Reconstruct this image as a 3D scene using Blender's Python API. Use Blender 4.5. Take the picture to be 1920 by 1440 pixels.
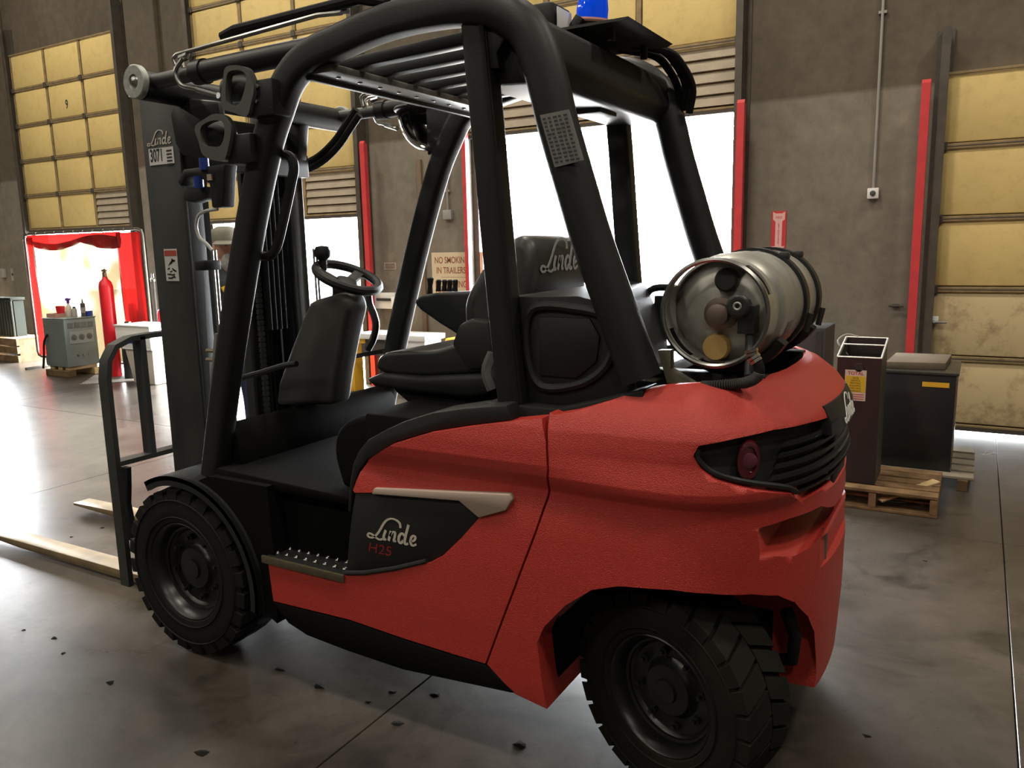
import bpy, bmesh, math, random
import numpy as np
from mathutils import Vector, Matrix

random.seed(7)
for o in list(bpy.data.objects):
    bpy.data.objects.remove(o, do_unlink=True)
SC = bpy.context.scene
COL = SC.collection

# ------------------------------------------------------------------ camera
F_PX = 1500.0
YAW, PITCH, ROLL = math.radians(30.2), math.radians(9.76), math.radians(1.27)
CAM = np.array([0.36, -1.88, 1.55])
FW = np.array([-math.sin(YAW) * math.cos(PITCH), math.cos(YAW) * math.cos(PITCH), -math.sin(PITCH)])
_rt = np.array([math.cos(YAW), math.sin(YAW), 0.0])
_up = np.cross(_rt, FW)
RT = _rt * math.cos(ROLL) - _up * math.sin(ROLL)
UP = _up * math.cos(ROLL) + _rt * math.sin(ROLL)
cam_data = bpy.data.cameras.new('camera')
cam_data.sensor_width = 36.0
cam_data.lens = F_PX * 36.0 / 1920.0
cam_data.clip_start = 0.05
cam_data.clip_end = 300
cam = bpy.data.objects.new('camera', cam_data)
COL.objects.link(cam)
M = Matrix.Identity(4)
for i in range(3):
    M[i][0], M[i][1], M[i][2], M[i][3] = RT[i], UP[i], -FW[i], CAM[i]
cam.matrix_world = M
SC.camera = cam

# ------------------------------------------------------------------ sky, lamps, exposure
world = bpy.data.worlds.new('world')
SC.world = world
world.use_nodes = True
bg = world.node_tree.nodes['Background']
bg.inputs[0].default_value = (0.93, 0.97, 1.0, 1)
bg.inputs[1].default_value = 74.0
SC.view_settings.view_transform = 'Standard'
SC.view_settings.look = 'None'
SC.view_settings.gamma = 1.0
SC.view_settings.use_curve_mapping = False
SC.view_settings.exposure = 0.0


def ceiling_lamp(x, y, z, e, size=0.7, color=(1.0, 0.92, 0.78)):
    l = bpy.data.lights.new('ceiling_lamp', 'AREA')
    l.shape = 'DISK'
    l.size = size
    l.energy = e
    l.color = color
    o = bpy.data.objects.new('ceiling_lamp', l)
    o.location = (x, y, z)
    COL.objects.link(o)
    return o


for lx in (-11.0, -6.5, -2.0, 2.5):
    for ly, le in ((-5.5, 100), (-1.0, 118), (3.0, 128)):
        ceiling_lamp(lx, ly, 6.6, le)

# daylight enters by the open dock doors, plus one added out of view
WY, RX0, RX1, RY0, RH, HEAD = 5.4, -20.0, 7.0, -12.0, 7.0, 2.72
OPEN = [(-16.5, -13.9), (-12.42, -9.84), (-8.36, -5.76), (-4.26, -1.53), (0.06, 2.68)]  # first opening is added beyond the left edge to brighten the floor there
for (xa, xb), zt, yy, face in [(o_, t_, WY + 0.1, -1) for o_, t_ in zip(OPEN[:4], (HEAD, 1.95, 1.95, 2.66))]:
    l = bpy.data.lights.new('door_portal', 'AREA')
    l.shape = 'RECTANGLE'
    l.size, l.size_y = xb - xa, zt
    l.cycles.is_portal = True
    o = bpy.data.objects.new('door_portal', l)
    o.location = ((xa + xb) / 2, yy, zt / 2)
    o.rotation_euler = (math.radians(-90 if face < 0 else 90), 0, 0)
    COL.objects.link(o)

# ------------------------------------------------------------------ helpers


def at(px, py, y):
    """point on the vertical plane y = const seen at a picture position"""
    d = FW * F_PX + RT * (px - 960) - UP * (py - 720)
    t = (y - CAM[1]) / d[1]
    p = CAM + d * t
    return (float(p[0]), float(p[1]), float(p[2]))


def xz(pts, y):
    r = []
    for p in pts:
        q = at(p[0], p[1], y)
        r.append((q[0], q[2]))
    return r


def catmull(pts, n=8, closed=False):
    pts = [np.array(p, float) for p in pts]
    out = []
    m = len(pts)
    segs = m if closed else m - 1
    for i in range(segs):
        if closed:
            a, b, c, d = pts[i - 1], pts[i], pts[(i + 1) % m], pts[(i + 2) % m]
        else:
            b, c = pts[i], pts[i + 1]
            a = pts[i - 1] if i > 0 else 2 * b - c
            d = pts[i + 2] if i + 2 < m else 2 * c - b
        for k in range(n):
            t = k / n
            out.append(tuple(0.5 * ((2 * b) + (c - a) * t + (2 * a - 5 * b + 4 * c - d) * t * t + (3 * b - a - 3 * c + d) * t ** 3)))
    if not closed:
        out.append(tuple(pts[-1]))
    return out


class MB:
    """collects shapes into one mesh"""

    def __init__(self):
        self.v, self.f = [], []

    def add(self, vs, fs):
        n = len(self.v)
        self.v += [tuple(float(c) for c in p) for p in vs]
        self.f += [tuple(i + n for i in f) for f in fs]
        return self

    def box(self, x0, x1, y0, y1, z0, z1):
        vs = [(x, y, z) for x in (x0, x1) for y in (y0, y1) for z in (z0, z1)]
        return self.add(vs, [(0, 1, 3, 2), (4, 6, 7, 5), (0, 4, 5, 1), (2, 3, 7, 6), (0, 2, 6, 4), (1, 5, 7, 3)])

    def obox(self, c, ax, ay, az):
        """oriented box, centre and three half-axis vectors"""
        c, ax, ay, az = (np.array(t, float) for t in (c, ax, ay, az))
        vs = [c + i * ax + j * ay + k * az for i in (-1, 1) for j in (-1, 1) for k in (-1, 1)]
        return self.add(vs, [(0, 1, 3, 2), (4, 6, 7, 5), (0, 4, 5, 1), (2, 3, 7, 6), (0, 2, 6, 4), (1, 5, 7, 3)])

    def bar(self, p, q, w, h, up=(0, 0, 1)):
        p, q, up = np.array(p, float), np.array(q, float), np.array(up, float)
        d = q - p
        L = np.linalg.norm(d)
        d = d / L
        s = np.cross(d, up)
        s /= np.linalg.norm(s)
        u = np.cross(s, d)
        return self.obox((p + q) / 2, d * L / 2, s * w / 2, u * h / 2)

    def prism(self, poly, y0, y1, taper=None):
        """polygon in x,z pushed along y"""
        n = len(poly)
        area = sum(poly[i][0] * poly[(i + 1) % n][1] - poly[(i + 1) % n][0] * poly[i][1] for i in range(n))
        if area < 0:
            poly = poly[::-1]
        vs = [(x, y0, z) for x, z in poly] + [(x, y1, z) for x, z in poly]
        fs = [tuple(range(n)), tuple(range(2 * n - 1, n - 1, -1))]
        fs += [(i, n + i, n + (i + 1) % n, (i + 1) % n) for i in range(n)]
        return self.add(vs, fs)

    def prism_dir(self, poly3, d):
        n = len(poly3)
        d = np.array(d, float)
        vs = [np.array(p, float) for p in poly3] + [np.array(p, float) + d for p in poly3]
        fs = [tuple(range(n)), tuple(range(2 * n - 1, n - 1, -1))]
        fs += [(i, n + i, n + (i + 1) % n, (i + 1) % n) for i in range(n)]
        return self.add(vs, fs)

    def sweep(self, pts, sec, up=(0, 1, 0), cap=True, closed=False):
        """cross-section (list of (a,b), a across in the path plane, b along 'up') along a path"""
        P = [np.array(p, float) for p in pts]
        up = np.array(up, float)
        n, m = len(P), len(sec)
        vs = []
        prev = None
        for i in range(n):
            if closed:
                t = P[(i + 1) % n] - P[i - 1]
            else:
                t = P[min(i + 1, n - 1)] - P[max(i - 1, 0)]
            t /= (np.linalg.norm(t) + 1e-12)
            s = np.cross(up, t)
            if np.linalg.norm(s) < 1e-5:
                s = prev if prev is not None else np.array([1.0, 0, 0])
            s /= np.linalg.norm(s)
            prev = s
            u = np.cross(t, s)
            sc = sec[i] if isinstance(sec[0][0], (tuple, list)) else sec
            for a, b in sc:
                vs.append(P[i] + s * a + u * b)
        if isinstance(sec[0][0], (tuple, list)):
            m = len(sec[0])
        fs = []
        for i in range(n if closed else n - 1):
            j = (i + 1) % n
            for k in range(m):
                l = (k + 1) % m
                fs.append((i * m + k, i * m + l, j * m + l, j * m + k))
        if cap and not closed:
            fs.append(tuple(range(m - 1, -1, -1)))
            fs.append(tuple((n - 1) * m + k for k in range(m)))
        return self.add(vs, fs)

    def tube(self, pts, r, n=12, cap=True, closed=False):
        P = [np.array(p, float) for p in pts]
        k = len(P)
        rs = r if isinstance(r, (list, tuple)) else [r] * k
        T = []
        for i in range(k):
            t = (P[(i + 1) % k] - P[i - 1]) if closed else P[min(i + 1, k - 1)] - P[max(i - 1, 0)]
            T.append(t / (np.linalg.norm(t) + 1e-12))
        a = np.array([0, 0, 1.0]) if abs(T[0][2]) < 0.9 else np.array([1.0, 0, 0])
        u = np.cross(T[0], a)
        u /= np.linalg.norm(u)
        vs = []
        for i in range(k):
            u = u - T[i] * (u @ T[i])
            u /= np.linalg.norm(u)
            w = np.cross(T[i], u)
            for j in range(n):
                an = 2 * math.pi * j / n
                vs.append(P[i] + (u * math.cos(an) + w * math.sin(an)) * rs[i])
        fs = []
        for i in range(k if closed else k - 1):
            i2 = (i + 1) % k
            for j in range(n):
                l = (j + 1) % n
                fs.append((i * n + j, i * n + l, i2 * n + l, i2 * n + j))
        if cap and not closed:
            fs.append(tuple(range(n - 1, -1, -1)))
            fs.append(tuple((k - 1) * n + j for j in range(n)))
        return self.add(vs, fs)

    def cyl(self, p, q, r, n=20):
        return self.tube([p, q], r, n)

    def lathe(self, c, axis, prof, n=32, closed=False, ring=False):
        """profile (radius, position along axis) turned about an axis through c"""
        c, ax = np.array(c, float), np.array(axis, float)
        ax /= np.linalg.norm(ax)
        a = np.array([0, 0, 1.0]) if abs(ax[2]) < 0.9 else np.array([1.0, 0, 0])
        u = np.cross(ax, a)
        u /= np.linalg.norm(u)
        w = np.cross(ax, u)
        m = len(prof)
        vs = []
        for j in range(n):
            an = 2 * math.pi * j / n
            d = u * math.cos(an) + w * math.sin(an)
            for r, h in prof:
                vs.append(c + d * r + ax * h)
        fs = []
        for j in range(n):
            l = (j + 1) % n
            for i in range(m if closed else m - 1):
                i2 = (i + 1) % m
                fs.append((j * m + i, j * m + i2, l * m + i2, l * m + i))
        if not closed and not ring:
            if prof[0][0] > 1e-6:
                fs.append(tuple(j * m for j in range(n)))
            if prof[-1][0] > 1e-6:
                fs.append(tuple(j * m + m - 1 for j in range(n - 1, -1, -1)))
        return self.add(vs, fs)

    def ball(self, c, rx, ry, rz, n=16, m=10):
        vs, fs = [], []
        for i in range(m + 1):
            a = math.pi * i / m
            for j in range(n):
                b = 2 * math.pi * j / n
                vs.append((c[0] + rx * math.sin(a) * math.cos(b), c[1] + ry * math.sin(a) * math.sin(b), c[2] + rz * math.cos(a)))
        for i in range(m):
            for j in range(n):
                l = (j + 1) % n
                fs.append((i * n + j, (i + 1) * n + j, (i + 1) * n + l, i * n + l))
        return self.add(vs, fs)

    def xf(self, fn, flip=False):
        self.v = [tuple(fn(*p)) for p in self.v]
        if flip:
            self.f = [f[::-1] for f in self.f]
        return self

    def build(self, name, mat, parent=None, bevel=0.0, seg=2, smooth=35, clean=True):
        bm = bmesh.new()
        vs = [bm.verts.new(p) for p in self.v]
        for f in self.f:
            try:
                bm.faces.new([vs[i] for i in f])
            except ValueError:
                pass
        if clean:
            bmesh.ops.remove_doubles(bm, verts=bm.verts, dist=1e-6)
            bmesh.ops.recalc_face_normals(bm, faces=bm.faces)
        if bevel:
            es = [e for e in bm.edges if len(e.link_faces) == 2 and e.calc_face_angle(0) > 0.5]
            bmesh.ops.bevel(bm, geom=es, offset=bevel, segments=seg, affect='EDGES', profile=0.5, clamp_overlap=True)
        me = bpy.data.meshes.new(name)
        bm.to_mesh(me)
        bm.free()
        return finish(name, me, mat, parent, smooth)


def finish(name, me, mat, parent=None, smooth=35):
    if smooth:
        me.shade_smooth()
        me.set_sharp_from_angle(angle=math.radians(smooth))
    if mat is not None:
        me.materials.clear()
        me.materials.append(mat)
    o = bpy.data.objects.new(name, me)
    COL.objects.link(o)
    if parent is not None:
        adopt(o, parent)
    return o


def origin_of(o):
    v = Vector(o.location)
    while o.parent:
        o = o.parent
        v += Vector(o.location)
    return v


def adopt(o, parent):
    o.parent = parent
    # meshes are written in place; parents only ever carry a location
    o.matrix_parent_inverse = Matrix.Translation(-WLOC.get(parent.name, Vector((0, 0, 0))))


WLOC = {}


def tag(o, label=None, cat=None, group=None, kind=None):
    if label:
        o['label'] = label
    if cat:
        o['category'] = cat
    if group:
        o['group'] = group
    if kind:
        o['kind'] = kind
    return o


def thing(name, loc, label, cat, group=None, kind=None):
    o = bpy.data.objects.new(name, None)
    o.empty_display_size = 0.1
    o.location = loc
    COL.objects.link(o)
    WLOC[o.name] = Vector(loc)
    return tag(o, label, cat, group, kind)


def boolean(a, b, op='DIFFERENCE', keep=False):
    m = a.modifiers.new('b', 'BOOLEAN')
    m.operation = op
    m.object = b
    m.solver = 'EXACT'
    dg = bpy.context.evaluated_depsgraph_get()
    me = bpy.data.meshes.new_from_object(a.evaluated_get(dg))
    a.modifiers.clear()
    old = a.data
    a.data = me
    bpy.data.meshes.remove(old)
    if not keep:
        bm_ = b.data
        bpy.data.objects.remove(b)
        bpy.data.meshes.remove(bm_)
    return a


def soften(o, width, seg=2, angle=35, smooth=35):
    o.data.shade_smooth()
    o.data.set_sharp_from_angle(angle=math.radians(75))
    m = o.modifiers.new('bv', 'BEVEL')
    m.width = width
    m.segments = seg
    m.limit_method = 'ANGLE'
    m.angle_limit = math.radians(angle)
    m.harden_normals = False
    w = o.modifiers.new('wn', 'WEIGHTED_NORMAL')
    w.keep_sharp = True
    w.weight = 80
    dg = bpy.context.evaluated_depsgraph_get()
    me = bpy.data.meshes.new_from_object(o.evaluated_get(dg))
    o.modifiers.clear()
    o.data = me
    return o


def copy_tree(o, d, parent=None, label=None):
    """copy of a thing and its parts moved by d"""
    c = o.copy()
    COL.objects.link(c)
    if parent is None:
        c.location = Vector(o.location) + Vector(d)
        WLOC[c.name] = Vector(c.location)
        if label:
            c['label'] = label
    else:
        c.parent = parent
        c.matrix_parent_inverse = o.matrix_parent_inverse.copy()
    for ch in [x for x in list(bpy.data.objects) if x.parent == o]:
        copy_tree(ch, d, c)
    return c


def text(name, body, size, loc, mat, parent=None, rot=(90, 0, 0), ext=0.0004, align='LEFT', shear=0.0, bold=0.0, sx=1.0, line=1.0):
    cu = bpy.data.curves.new(name, 'FONT')
    cu.body = body
    cu.size = size
    cu.extrude = ext
    cu.align_x = align
    cu.shear = shear
    cu.offset = bold
    cu.space_line = line
    t = bpy.data.objects.new(name + '_tmp', cu)
    t.rotation_euler = [math.radians(a) for a in rot]
    t.location = loc
    t.scale = (sx, 1, 1)
    COL.objects.link(t)
    dg = bpy.context.evaluated_depsgraph_get()
    dg.update()
    me = bpy.data.meshes.new_from_object(t.evaluated_get(dg))
    me.transform(Matrix.LocRotScale(Vector(loc), t.rotation_euler, Vector((sx, 1, 1))))
    bpy.data.objects.remove(t)
    bpy.data.curves.remove(cu)
    return finish(name, me, mat, parent, 0)


# ------------------------------------------------------------------ materials
MATS = {}


def mat(name, col, rough=0.5, metal=0.0, spec=0.5, var=0.0, vscale=6.0, bump=0.0, bscale=60.0, col2=None, dirt=None, dscale=2.5, damt=0.5, coat=0.0, emit=0.0, rvar=0.0):
    if name in MATS:
        return MATS[name]
    m = bpy.data.materials.new(name)
    m.use_nodes = True
    nt = m.node_tree
    b = nt.nodes['Principled BSDF']
    b.inputs['Roughness'].default_value = rough
    b.inputs['Metallic'].default_value = metal
    b.inputs['Specular IOR Level'].default_value = spec
    b.inputs['Coat Weight'].default_value = coat
    c4 = (*col, 1)
    b.inputs['Base Color'].default_value = c4
    if emit:
        b.inputs['Emission Color'].default_value = c4
        b.inputs['Emission Strength'].default_value = emit
    tc = nt.nodes.new('ShaderNodeTexCoord')
    last = None
    if var or col2:
        n = nt.nodes.new('ShaderNodeTexNoise')
        n.inputs['Scale'].default_value = vscale
        n.inputs['Detail'].default_value = 8
        n.inputs['Roughness'].default_value = 0.6
        nt.links.new(tc.outputs['Object'], n.inputs['Vector'])
        r = nt.nodes.new('ShaderNodeValToRGB')
        r.color_ramp.elements[0].position = 0.35
        r.color_ramp.elements[1].position = 0.68
        c2 = col2 if col2 else tuple(max(0, c * (1 - var)) for c in col)
        r.color_ramp.elements[0].color = (*c2, 1)
        r.color_ramp.elements[1].color = c4
        nt.links.new(n.outputs['Fac'], r.inputs['Fac'])
        last = r.outputs['Color']
        if rvar:
            mr = nt.nodes.new('ShaderNodeMapRange')
            mr.inputs['To Min'].default_value = max(0.02, rough - rvar)
            mr.inputs['To Max'].default_value = min(1, rough + rvar)
            mr.inputs['From Min'].default_value = 0.3
            mr.inputs['From Max'].default_value = 0.7
            nt.links.new(n.outputs['Fac'], mr.inputs['Value'])
            nt.links.new(mr.outputs['Result'], b.inputs['Roughness'])
    if dirt:
        n2 = nt.nodes.new('ShaderNodeTexNoise')
        n2.inputs['Scale'].default_value = dscale
        n2.inputs['Detail'].default_value = 12
        n2.inputs['Roughness'].default_value = 0.7
        nt.links.new(tc.outputs['Object'], n2.inputs['Vector'])
        r2 = nt.nodes.new('ShaderNodeValToRGB')
        r2.color_ramp.elements[0].position = 0.5
        r2.color_ramp.elements[1].position = 0.75
        r2.color_ramp.elements[0].color = (0, 0, 0, 1)
        r2.color_ramp.elements[1].color = (damt, damt, damt, 1)
        nt.links.new(n2.outputs['Fac'], r2.inputs['Fac'])
        mx = nt.nodes.new('ShaderNodeMix')
        mx.data_type = 'RGBA'
        nt.links.new(r2.outputs['Color'], mx.inputs['Factor'])
        if last:
            nt.links.new(last, mx.inputs['A'])
        else:
            mx.inputs['A'].default_value = c4
        mx.inputs['B'].default_value = (*dirt, 1)
        last = mx.outputs['Result']
    if last:
        nt.links.new(last, b.inputs['Base Color'])
    if bump:
        n3 = nt.nodes.new('ShaderNodeTexNoise')
        n3.inputs['Scale'].default_value = bscale
        n3.inputs['Detail'].default_value = 4
        nt.links.new(tc.outputs['Object'], n3.inputs['Vector'])
        bp = nt.nodes.new('ShaderNodeBump')
        bp.inputs['Strength'].default_value = bump
        bp.inputs['Distance'].default_value = 0.01
        nt.links.new(n3.outputs['Fac'], bp.inputs['Height'])
        nt.links.new(bp.outputs['Normal'], b.inputs['Normal'])
    MATS[name] = m
    return m


def clear_mat(name, col, rough=0.4, see=0.3, col2=None):
    """tinted plastic sheet: part see-through, part glowing with the light behind it"""
    m = bpy.data.materials.new(name)
    m.use_nodes = True
    nt = m.node_tree
    nt.nodes.remove(nt.nodes['Principled BSDF'])
    out = nt.nodes['Material Output']
    tr = nt.nodes.new('ShaderNodeBsdfTransparent')
    tr.inputs[0].default_value = (*col, 1)
    tl = nt.nodes.new('ShaderNodeBsdfTranslucent')
    tl.inputs[0].default_value = (*col, 1)
    if col2:
        tc = nt.nodes.new('ShaderNodeTexCoord')
        n = nt.nodes.new('ShaderNodeTexNoise')
        n.inputs['Scale'].default_value = 1.1
        n.inputs['Detail'].default_value = 2
        nt.links.new(tc.outputs['Object'], n.inputs['Vector'])
        r = nt.nodes.new('ShaderNodeValToRGB')
        r.color_ramp.elements[0].position = 0.42
        r.color_ramp.elements[1].position = 0.56
        r.color_ramp.elements[0].color = (*col2, 1)
        r.color_ramp.elements[1].color = (*col, 1)
        nt.links.new(n.outputs['Fac'], r.inputs['Fac'])
        nt.links.new(r.outputs['Color'], tr.inputs[0])
        nt.links.new(r.outputs['Color'], tl.inputs[0])
    gl = nt.nodes.new('ShaderNodeBsdfGlossy')
    gl.inputs['Roughness'].default_value = rough
    gl.inputs[0].default_value = (0.9, 0.9, 0.9, 1)
    m1 = nt.nodes.new('ShaderNodeMixShader')
    m1.inputs[0].default_value = 1 - see
    nt.links.new(tr.outputs[0], m1.inputs[1])
    nt.links.new(tl.outputs[0], m1.inputs[2])
    m2 = nt.nodes.new('ShaderNodeMixShader')
    m2.inputs[0].default_value = 0.06
    nt.links.new(m1.outputs[0], m2.inputs[1])
    nt.links.new(gl.outputs[0], m2.inputs[2])
    nt.links.new(m2.outputs[0], out.inputs[0])
    MATS[name] = m
    return m


RED = mat('red_paint', (0.53, 0.042, 0.030), 0.40, spec=0.5, var=0.15, vscale=120, bump=0.45, bscale=330)
BLACK = mat('black_paint', (0.010, 0.0105, 0.0105), 0.48, spec=0.33, bump=0.06, bscale=180)
BLACKP = mat('black_plastic', (0.011, 0.012, 0.012), 0.55, spec=0.4, bump=0.1, bscale=300)
CHAR = mat('charcoal_steel', (0.035, 0.037, 0.034), 0.5, spec=0.4, var=0.25, vscale=9, bump=0.05)
CABBLK = mat('cab_black', (0.005, 0.005, 0.005), 0.85, spec=0.08, bump=0.1, bscale=150)
RUBBER = mat('rubber', (0.007, 0.007, 0.007), 0.8, spec=0.25, var=0.2, vscale=14, bump=0.1, bscale=120)
RUBBERD = mat('dusty_rubber', (0.013, 0.0135, 0.010), 0.85, spec=0.15, var=0.3, vscale=8, bump=0.1, bscale=120)
RIM = mat('rim_steel', (0.008, 0.0085, 0.0085), 0.34, spec=0.5)
STEEL = mat('steel', (0.45, 0.45, 0.43), 0.28, metal=1.0, var=0.25, vscale=20)
STEELD = mat('worn_steel', (0.30, 0.26, 0.17), 0.38, metal=0.9, var=0.35, vscale=18)
ZINC = mat('zinc', (0.40, 0.42, 0.38), 0.55, metal=0.5, var=0.3, vscale=60)
ALU = mat('tank_aluminium', (0.46, 0.45, 0.41), 0.42, metal=0.55, var=0.2, vscale=7, dirt=(0.10, 0.09, 0.07), dscale=6, damt=0.55)
CREAM = mat('stripe_cream', (0.42, 0.33, 0.27), 0.5)
WHITE = mat('white_print', (0.78, 0.77, 0.74), 0.6)
WHITEP = mat('white_plastic', (0.72, 0.72, 0.70), 0.45)
REDP = mat('red_print', (0.36, 0.05, 0.035), 0.6)
INK = mat('black_print', (0.02, 0.02, 0.02), 0.6)
GREYR = mat('grey_plastic', (0.055, 0.056, 0.052), 0.6)
SEATM = mat('seat_vinyl', (0.020, 0.021, 0.019), 0.42, spec=0.5, bump=0.05, bscale=200)
LENSR = mat('red_lens', (0.09, 0.005, 0.012), 0.15, spec=0.7, coat=0.5)
BLUE = mat('blue_lens', (0.0, 0.06, 0.75), 0.1, spec=0.8, emit=0.35)
BLUEP = mat('blue_plastic', (0.02, 0.05, 0.30), 0.4)
FORKM = mat('fork_steel', (0.30, 0.22, 0.12), 0.4, metal=0.35, var=0.35, vscale=7, dirt=(0.05, 0.04, 0.03), damt=0.7)
WOOD = mat('pallet_wood', (0.24, 0.15, 0.075), 0.8, var=0.55, vscale=10, spec=0.2)
WOODD = mat('old_wood', (0.15, 0.095, 0.05), 0.85, var=0.5, vscale=8, spec=0.2)
WOODL = mat('new_wood', (0.50, 0.37, 0.19), 0.7, var=0.3, vscale=9, spec=0.2)
YEL = mat('door_yellow', (0.66, 0.50, 0.20), 0.62, spec=0.25, var=0.10, vscale=1.6, dirt=(0.30, 0.20, 0.07), dscale=9, damt=0.35)
YELD = mat('door_yellow_worn', (0.57, 0.45, 0.25), 0.65, spec=0.25, var=0.12, vscale=1.6, dirt=(0.16, 0.10, 0.05), dscale=7, damt=0.8)
DFRAME = mat('door_frame', (0.30, 0.21, 0.095), 0.65, var=0.4, vscale=10)
DDARK = mat('door_hardware', (0.055, 0.045, 0.035), 0.6)
LOUV = mat('louver_tan', (0.40, 0.33, 0.24), 0.65, var=0.2, vscale=5)
POSTR = mat('guard_red', (0.62, 0.055, 0.06), 0.45, spec=0.3, var=0.15, vscale=9)
TRACK = mat('track_steel', (0.10, 0.085, 0.065), 0.55, metal=0.3, var=0.3, vscale=9)
CONDUIT = mat('conduit_grey', (0.32, 0.31, 0.28), 0.5, var=0.15)
WGREY = mat('welder_green_grey', (0.19, 0.24, 0.23), 0.5, var=0.12, vscale=4)
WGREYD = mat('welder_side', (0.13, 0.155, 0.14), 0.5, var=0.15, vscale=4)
CYLR = mat('gas_red', (0.60, 0.012, 0.02), 0.4, var=0.1)
KIOSK = mat('kiosk_brown_black', (0.017, 0.013, 0.0125), 0.5, var=0.25, vscale=5)
SKIN = mat('skin', (0.45, 0.24, 0.16), 0.6)
CLOTH = mat('dark_jacket', (0.05, 0.055, 0.055), 0.9, var=0.3, vscale=12, spec=0.1)
JEANS = mat('trousers', (0.05, 0.06, 0.09), 0.9, spec=0.1)
CAPM = mat('cap_khaki', (0.22, 0.21, 0.17), 0.9, var=0.2, vscale=20, spec=0.1)
BEARD = mat('beard_grey', (0.38, 0.37, 0.36), 0.95, var=0.4, vscale=60, spec=0.1)
FLAKE = mat('debris_dark', (0.012, 0.011, 0.010), 0.9, spec=0.05)
YSAFE = mat('safety_yellow', (0.80, 0.46, 0.03), 0.5, var=0.1)
# ------------------------------------------------------------------ the setting


def concrete(name, dark, light, rough, stain=None, gloss_lo=None, scale=1.0, bump=0.15, speck=True, band=None):
    m = bpy.data.materials.new(name)
    m.use_nodes = True
    nt = m.node_tree
    b = nt.nodes['Principled BSDF']
    b.inputs['Specular IOR Level'].default_value = 0.38
    tc = nt.nodes.new('ShaderNodeTexCoord')

    def noise(sc, det, ro=0.6, dist=0.0):
        n = nt.nodes.new('ShaderNodeTexNoise')
        n.inputs['Scale'].default_value = sc
        n.inputs['Detail'].default_value = det
        n.inputs['Roughness'].default_value = ro
        n.inputs['Distortion'].default_value = dist
        nt.links.new(tc.outputs['Object'], n.inputs['Vector'])
        return n.outputs['Fac']

    def ramp(src, stops):
        r = nt.nodes.new('ShaderNodeValToRGB')
        e = r.color_ramp.elements
        e[0].position, e[1].position = stops[0][0], stops[-1][0]
        e[0].color, e[1].color = stops[0][1], stops[-1][1]
        for p, c in stops[1:-1]:
            q = e.new(p)
            q.color = c
        nt.links.new(src, r.inputs['Fac'])
        return r.outputs['Color']

    def mix(fac, a, bb, mode='MIX'):
        x = nt.nodes.new('ShaderNodeMix')
        x.data_type = 'RGBA'
        x.blend_type = mode
        for s, v in (('Factor', fac), ('A', a), ('B', bb)):
            if hasattr(v, 'is_linked'):
                nt.links.new(v, x.inputs[s])
            else:
                x.inputs[s].default_value = v
        return x.outputs['Result']

    big = noise(0.7 * scale, 8, 0.62, 0.4)
    c = ramp(big, [(0.33, (*dark, 1)), (0.66, (*light, 1))])
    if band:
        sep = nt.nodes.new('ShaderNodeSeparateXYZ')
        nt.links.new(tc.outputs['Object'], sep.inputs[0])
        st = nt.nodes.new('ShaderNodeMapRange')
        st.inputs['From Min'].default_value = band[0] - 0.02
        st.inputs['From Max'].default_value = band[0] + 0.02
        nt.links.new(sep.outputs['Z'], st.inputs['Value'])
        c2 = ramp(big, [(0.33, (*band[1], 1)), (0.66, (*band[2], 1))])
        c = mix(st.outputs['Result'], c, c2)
    fine = noise(9 * scale, 10, 0.7)
    c = mix(0.5, c, ramp(fine, [(0.3, (0.35, 0.35, 0.35, 1)), (0.7, (1, 1, 1, 1))]), 'MULTIPLY')
    if stain:
        st = noise(2.1 * scale, 9, 0.72, 1.2)
        c = mix(ramp(st, [(0.50, (0, 0, 0, 1)), (0.68, (0.85, 0.85, 0.85, 1))]), c, (*stain, 1))
    if speck:
        sp = noise(34, 3, 0.5, 0.5)
        c = mix(ramp(sp, [(0.68, (0, 0, 0, 1)), (0.74, (0.7, 0.7, 0.7, 1))]), c, (dark[0] * 0.25, dark[1] * 0.25, dark[2] * 0.25, 1))
    nt.links.new(c, b.inputs['Base Color'])
    if gloss_lo is not None:
        mr = nt.nodes.new('ShaderNodeMapRange')
        mr.inputs['From Min'].default_value = 0.3
        mr.inputs['From Max'].default_value = 0.7
        mr.inputs['To Min'].default_value = gloss_lo
        mr.inputs['To Max'].default_value = rough
        nt.links.new(noise(3.2 * scale, 8, 0.65, 0.6), mr.inputs['Value'])
        nt.links.new(mr.outputs['Result'], b.inputs['Roughness'])
    else:
        b.inputs['Roughness'].default_value = rough
    bp = nt.nodes.new('ShaderNodeBump')
    bp.inputs['Strength'].default_value = bump
    bp.inputs['Distance'].default_value = 0.01
    nt.links.new(noise(26 * scale, 8, 0.7), bp.inputs['Height'])
    nt.links.new(bp.outputs['Normal'], b.inputs['Normal'])
    MATS[name] = m
    return m


FLOORM = concrete('floor_concrete', (0.026, 0.021, 0.016), (0.098, 0.082, 0.066), 0.33, stain=(0.012, 0.010, 0.007), gloss_lo=0.27, bump=0.07)
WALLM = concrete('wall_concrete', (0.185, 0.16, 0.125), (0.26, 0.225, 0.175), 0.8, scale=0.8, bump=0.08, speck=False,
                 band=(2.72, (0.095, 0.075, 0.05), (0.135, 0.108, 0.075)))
ROOMM = concrete('room_concrete', (0.12, 0.10, 0.08), (0.18, 0.155, 0.12), 0.85, scale=0.5, bump=0.05, speck=False)
CEILM = mat('ceiling_deck', (0.16, 0.14, 0.11), 0.8)
GROUT = mat('joint_filler', (0.03, 0.027, 0.022), 0.9)

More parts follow.
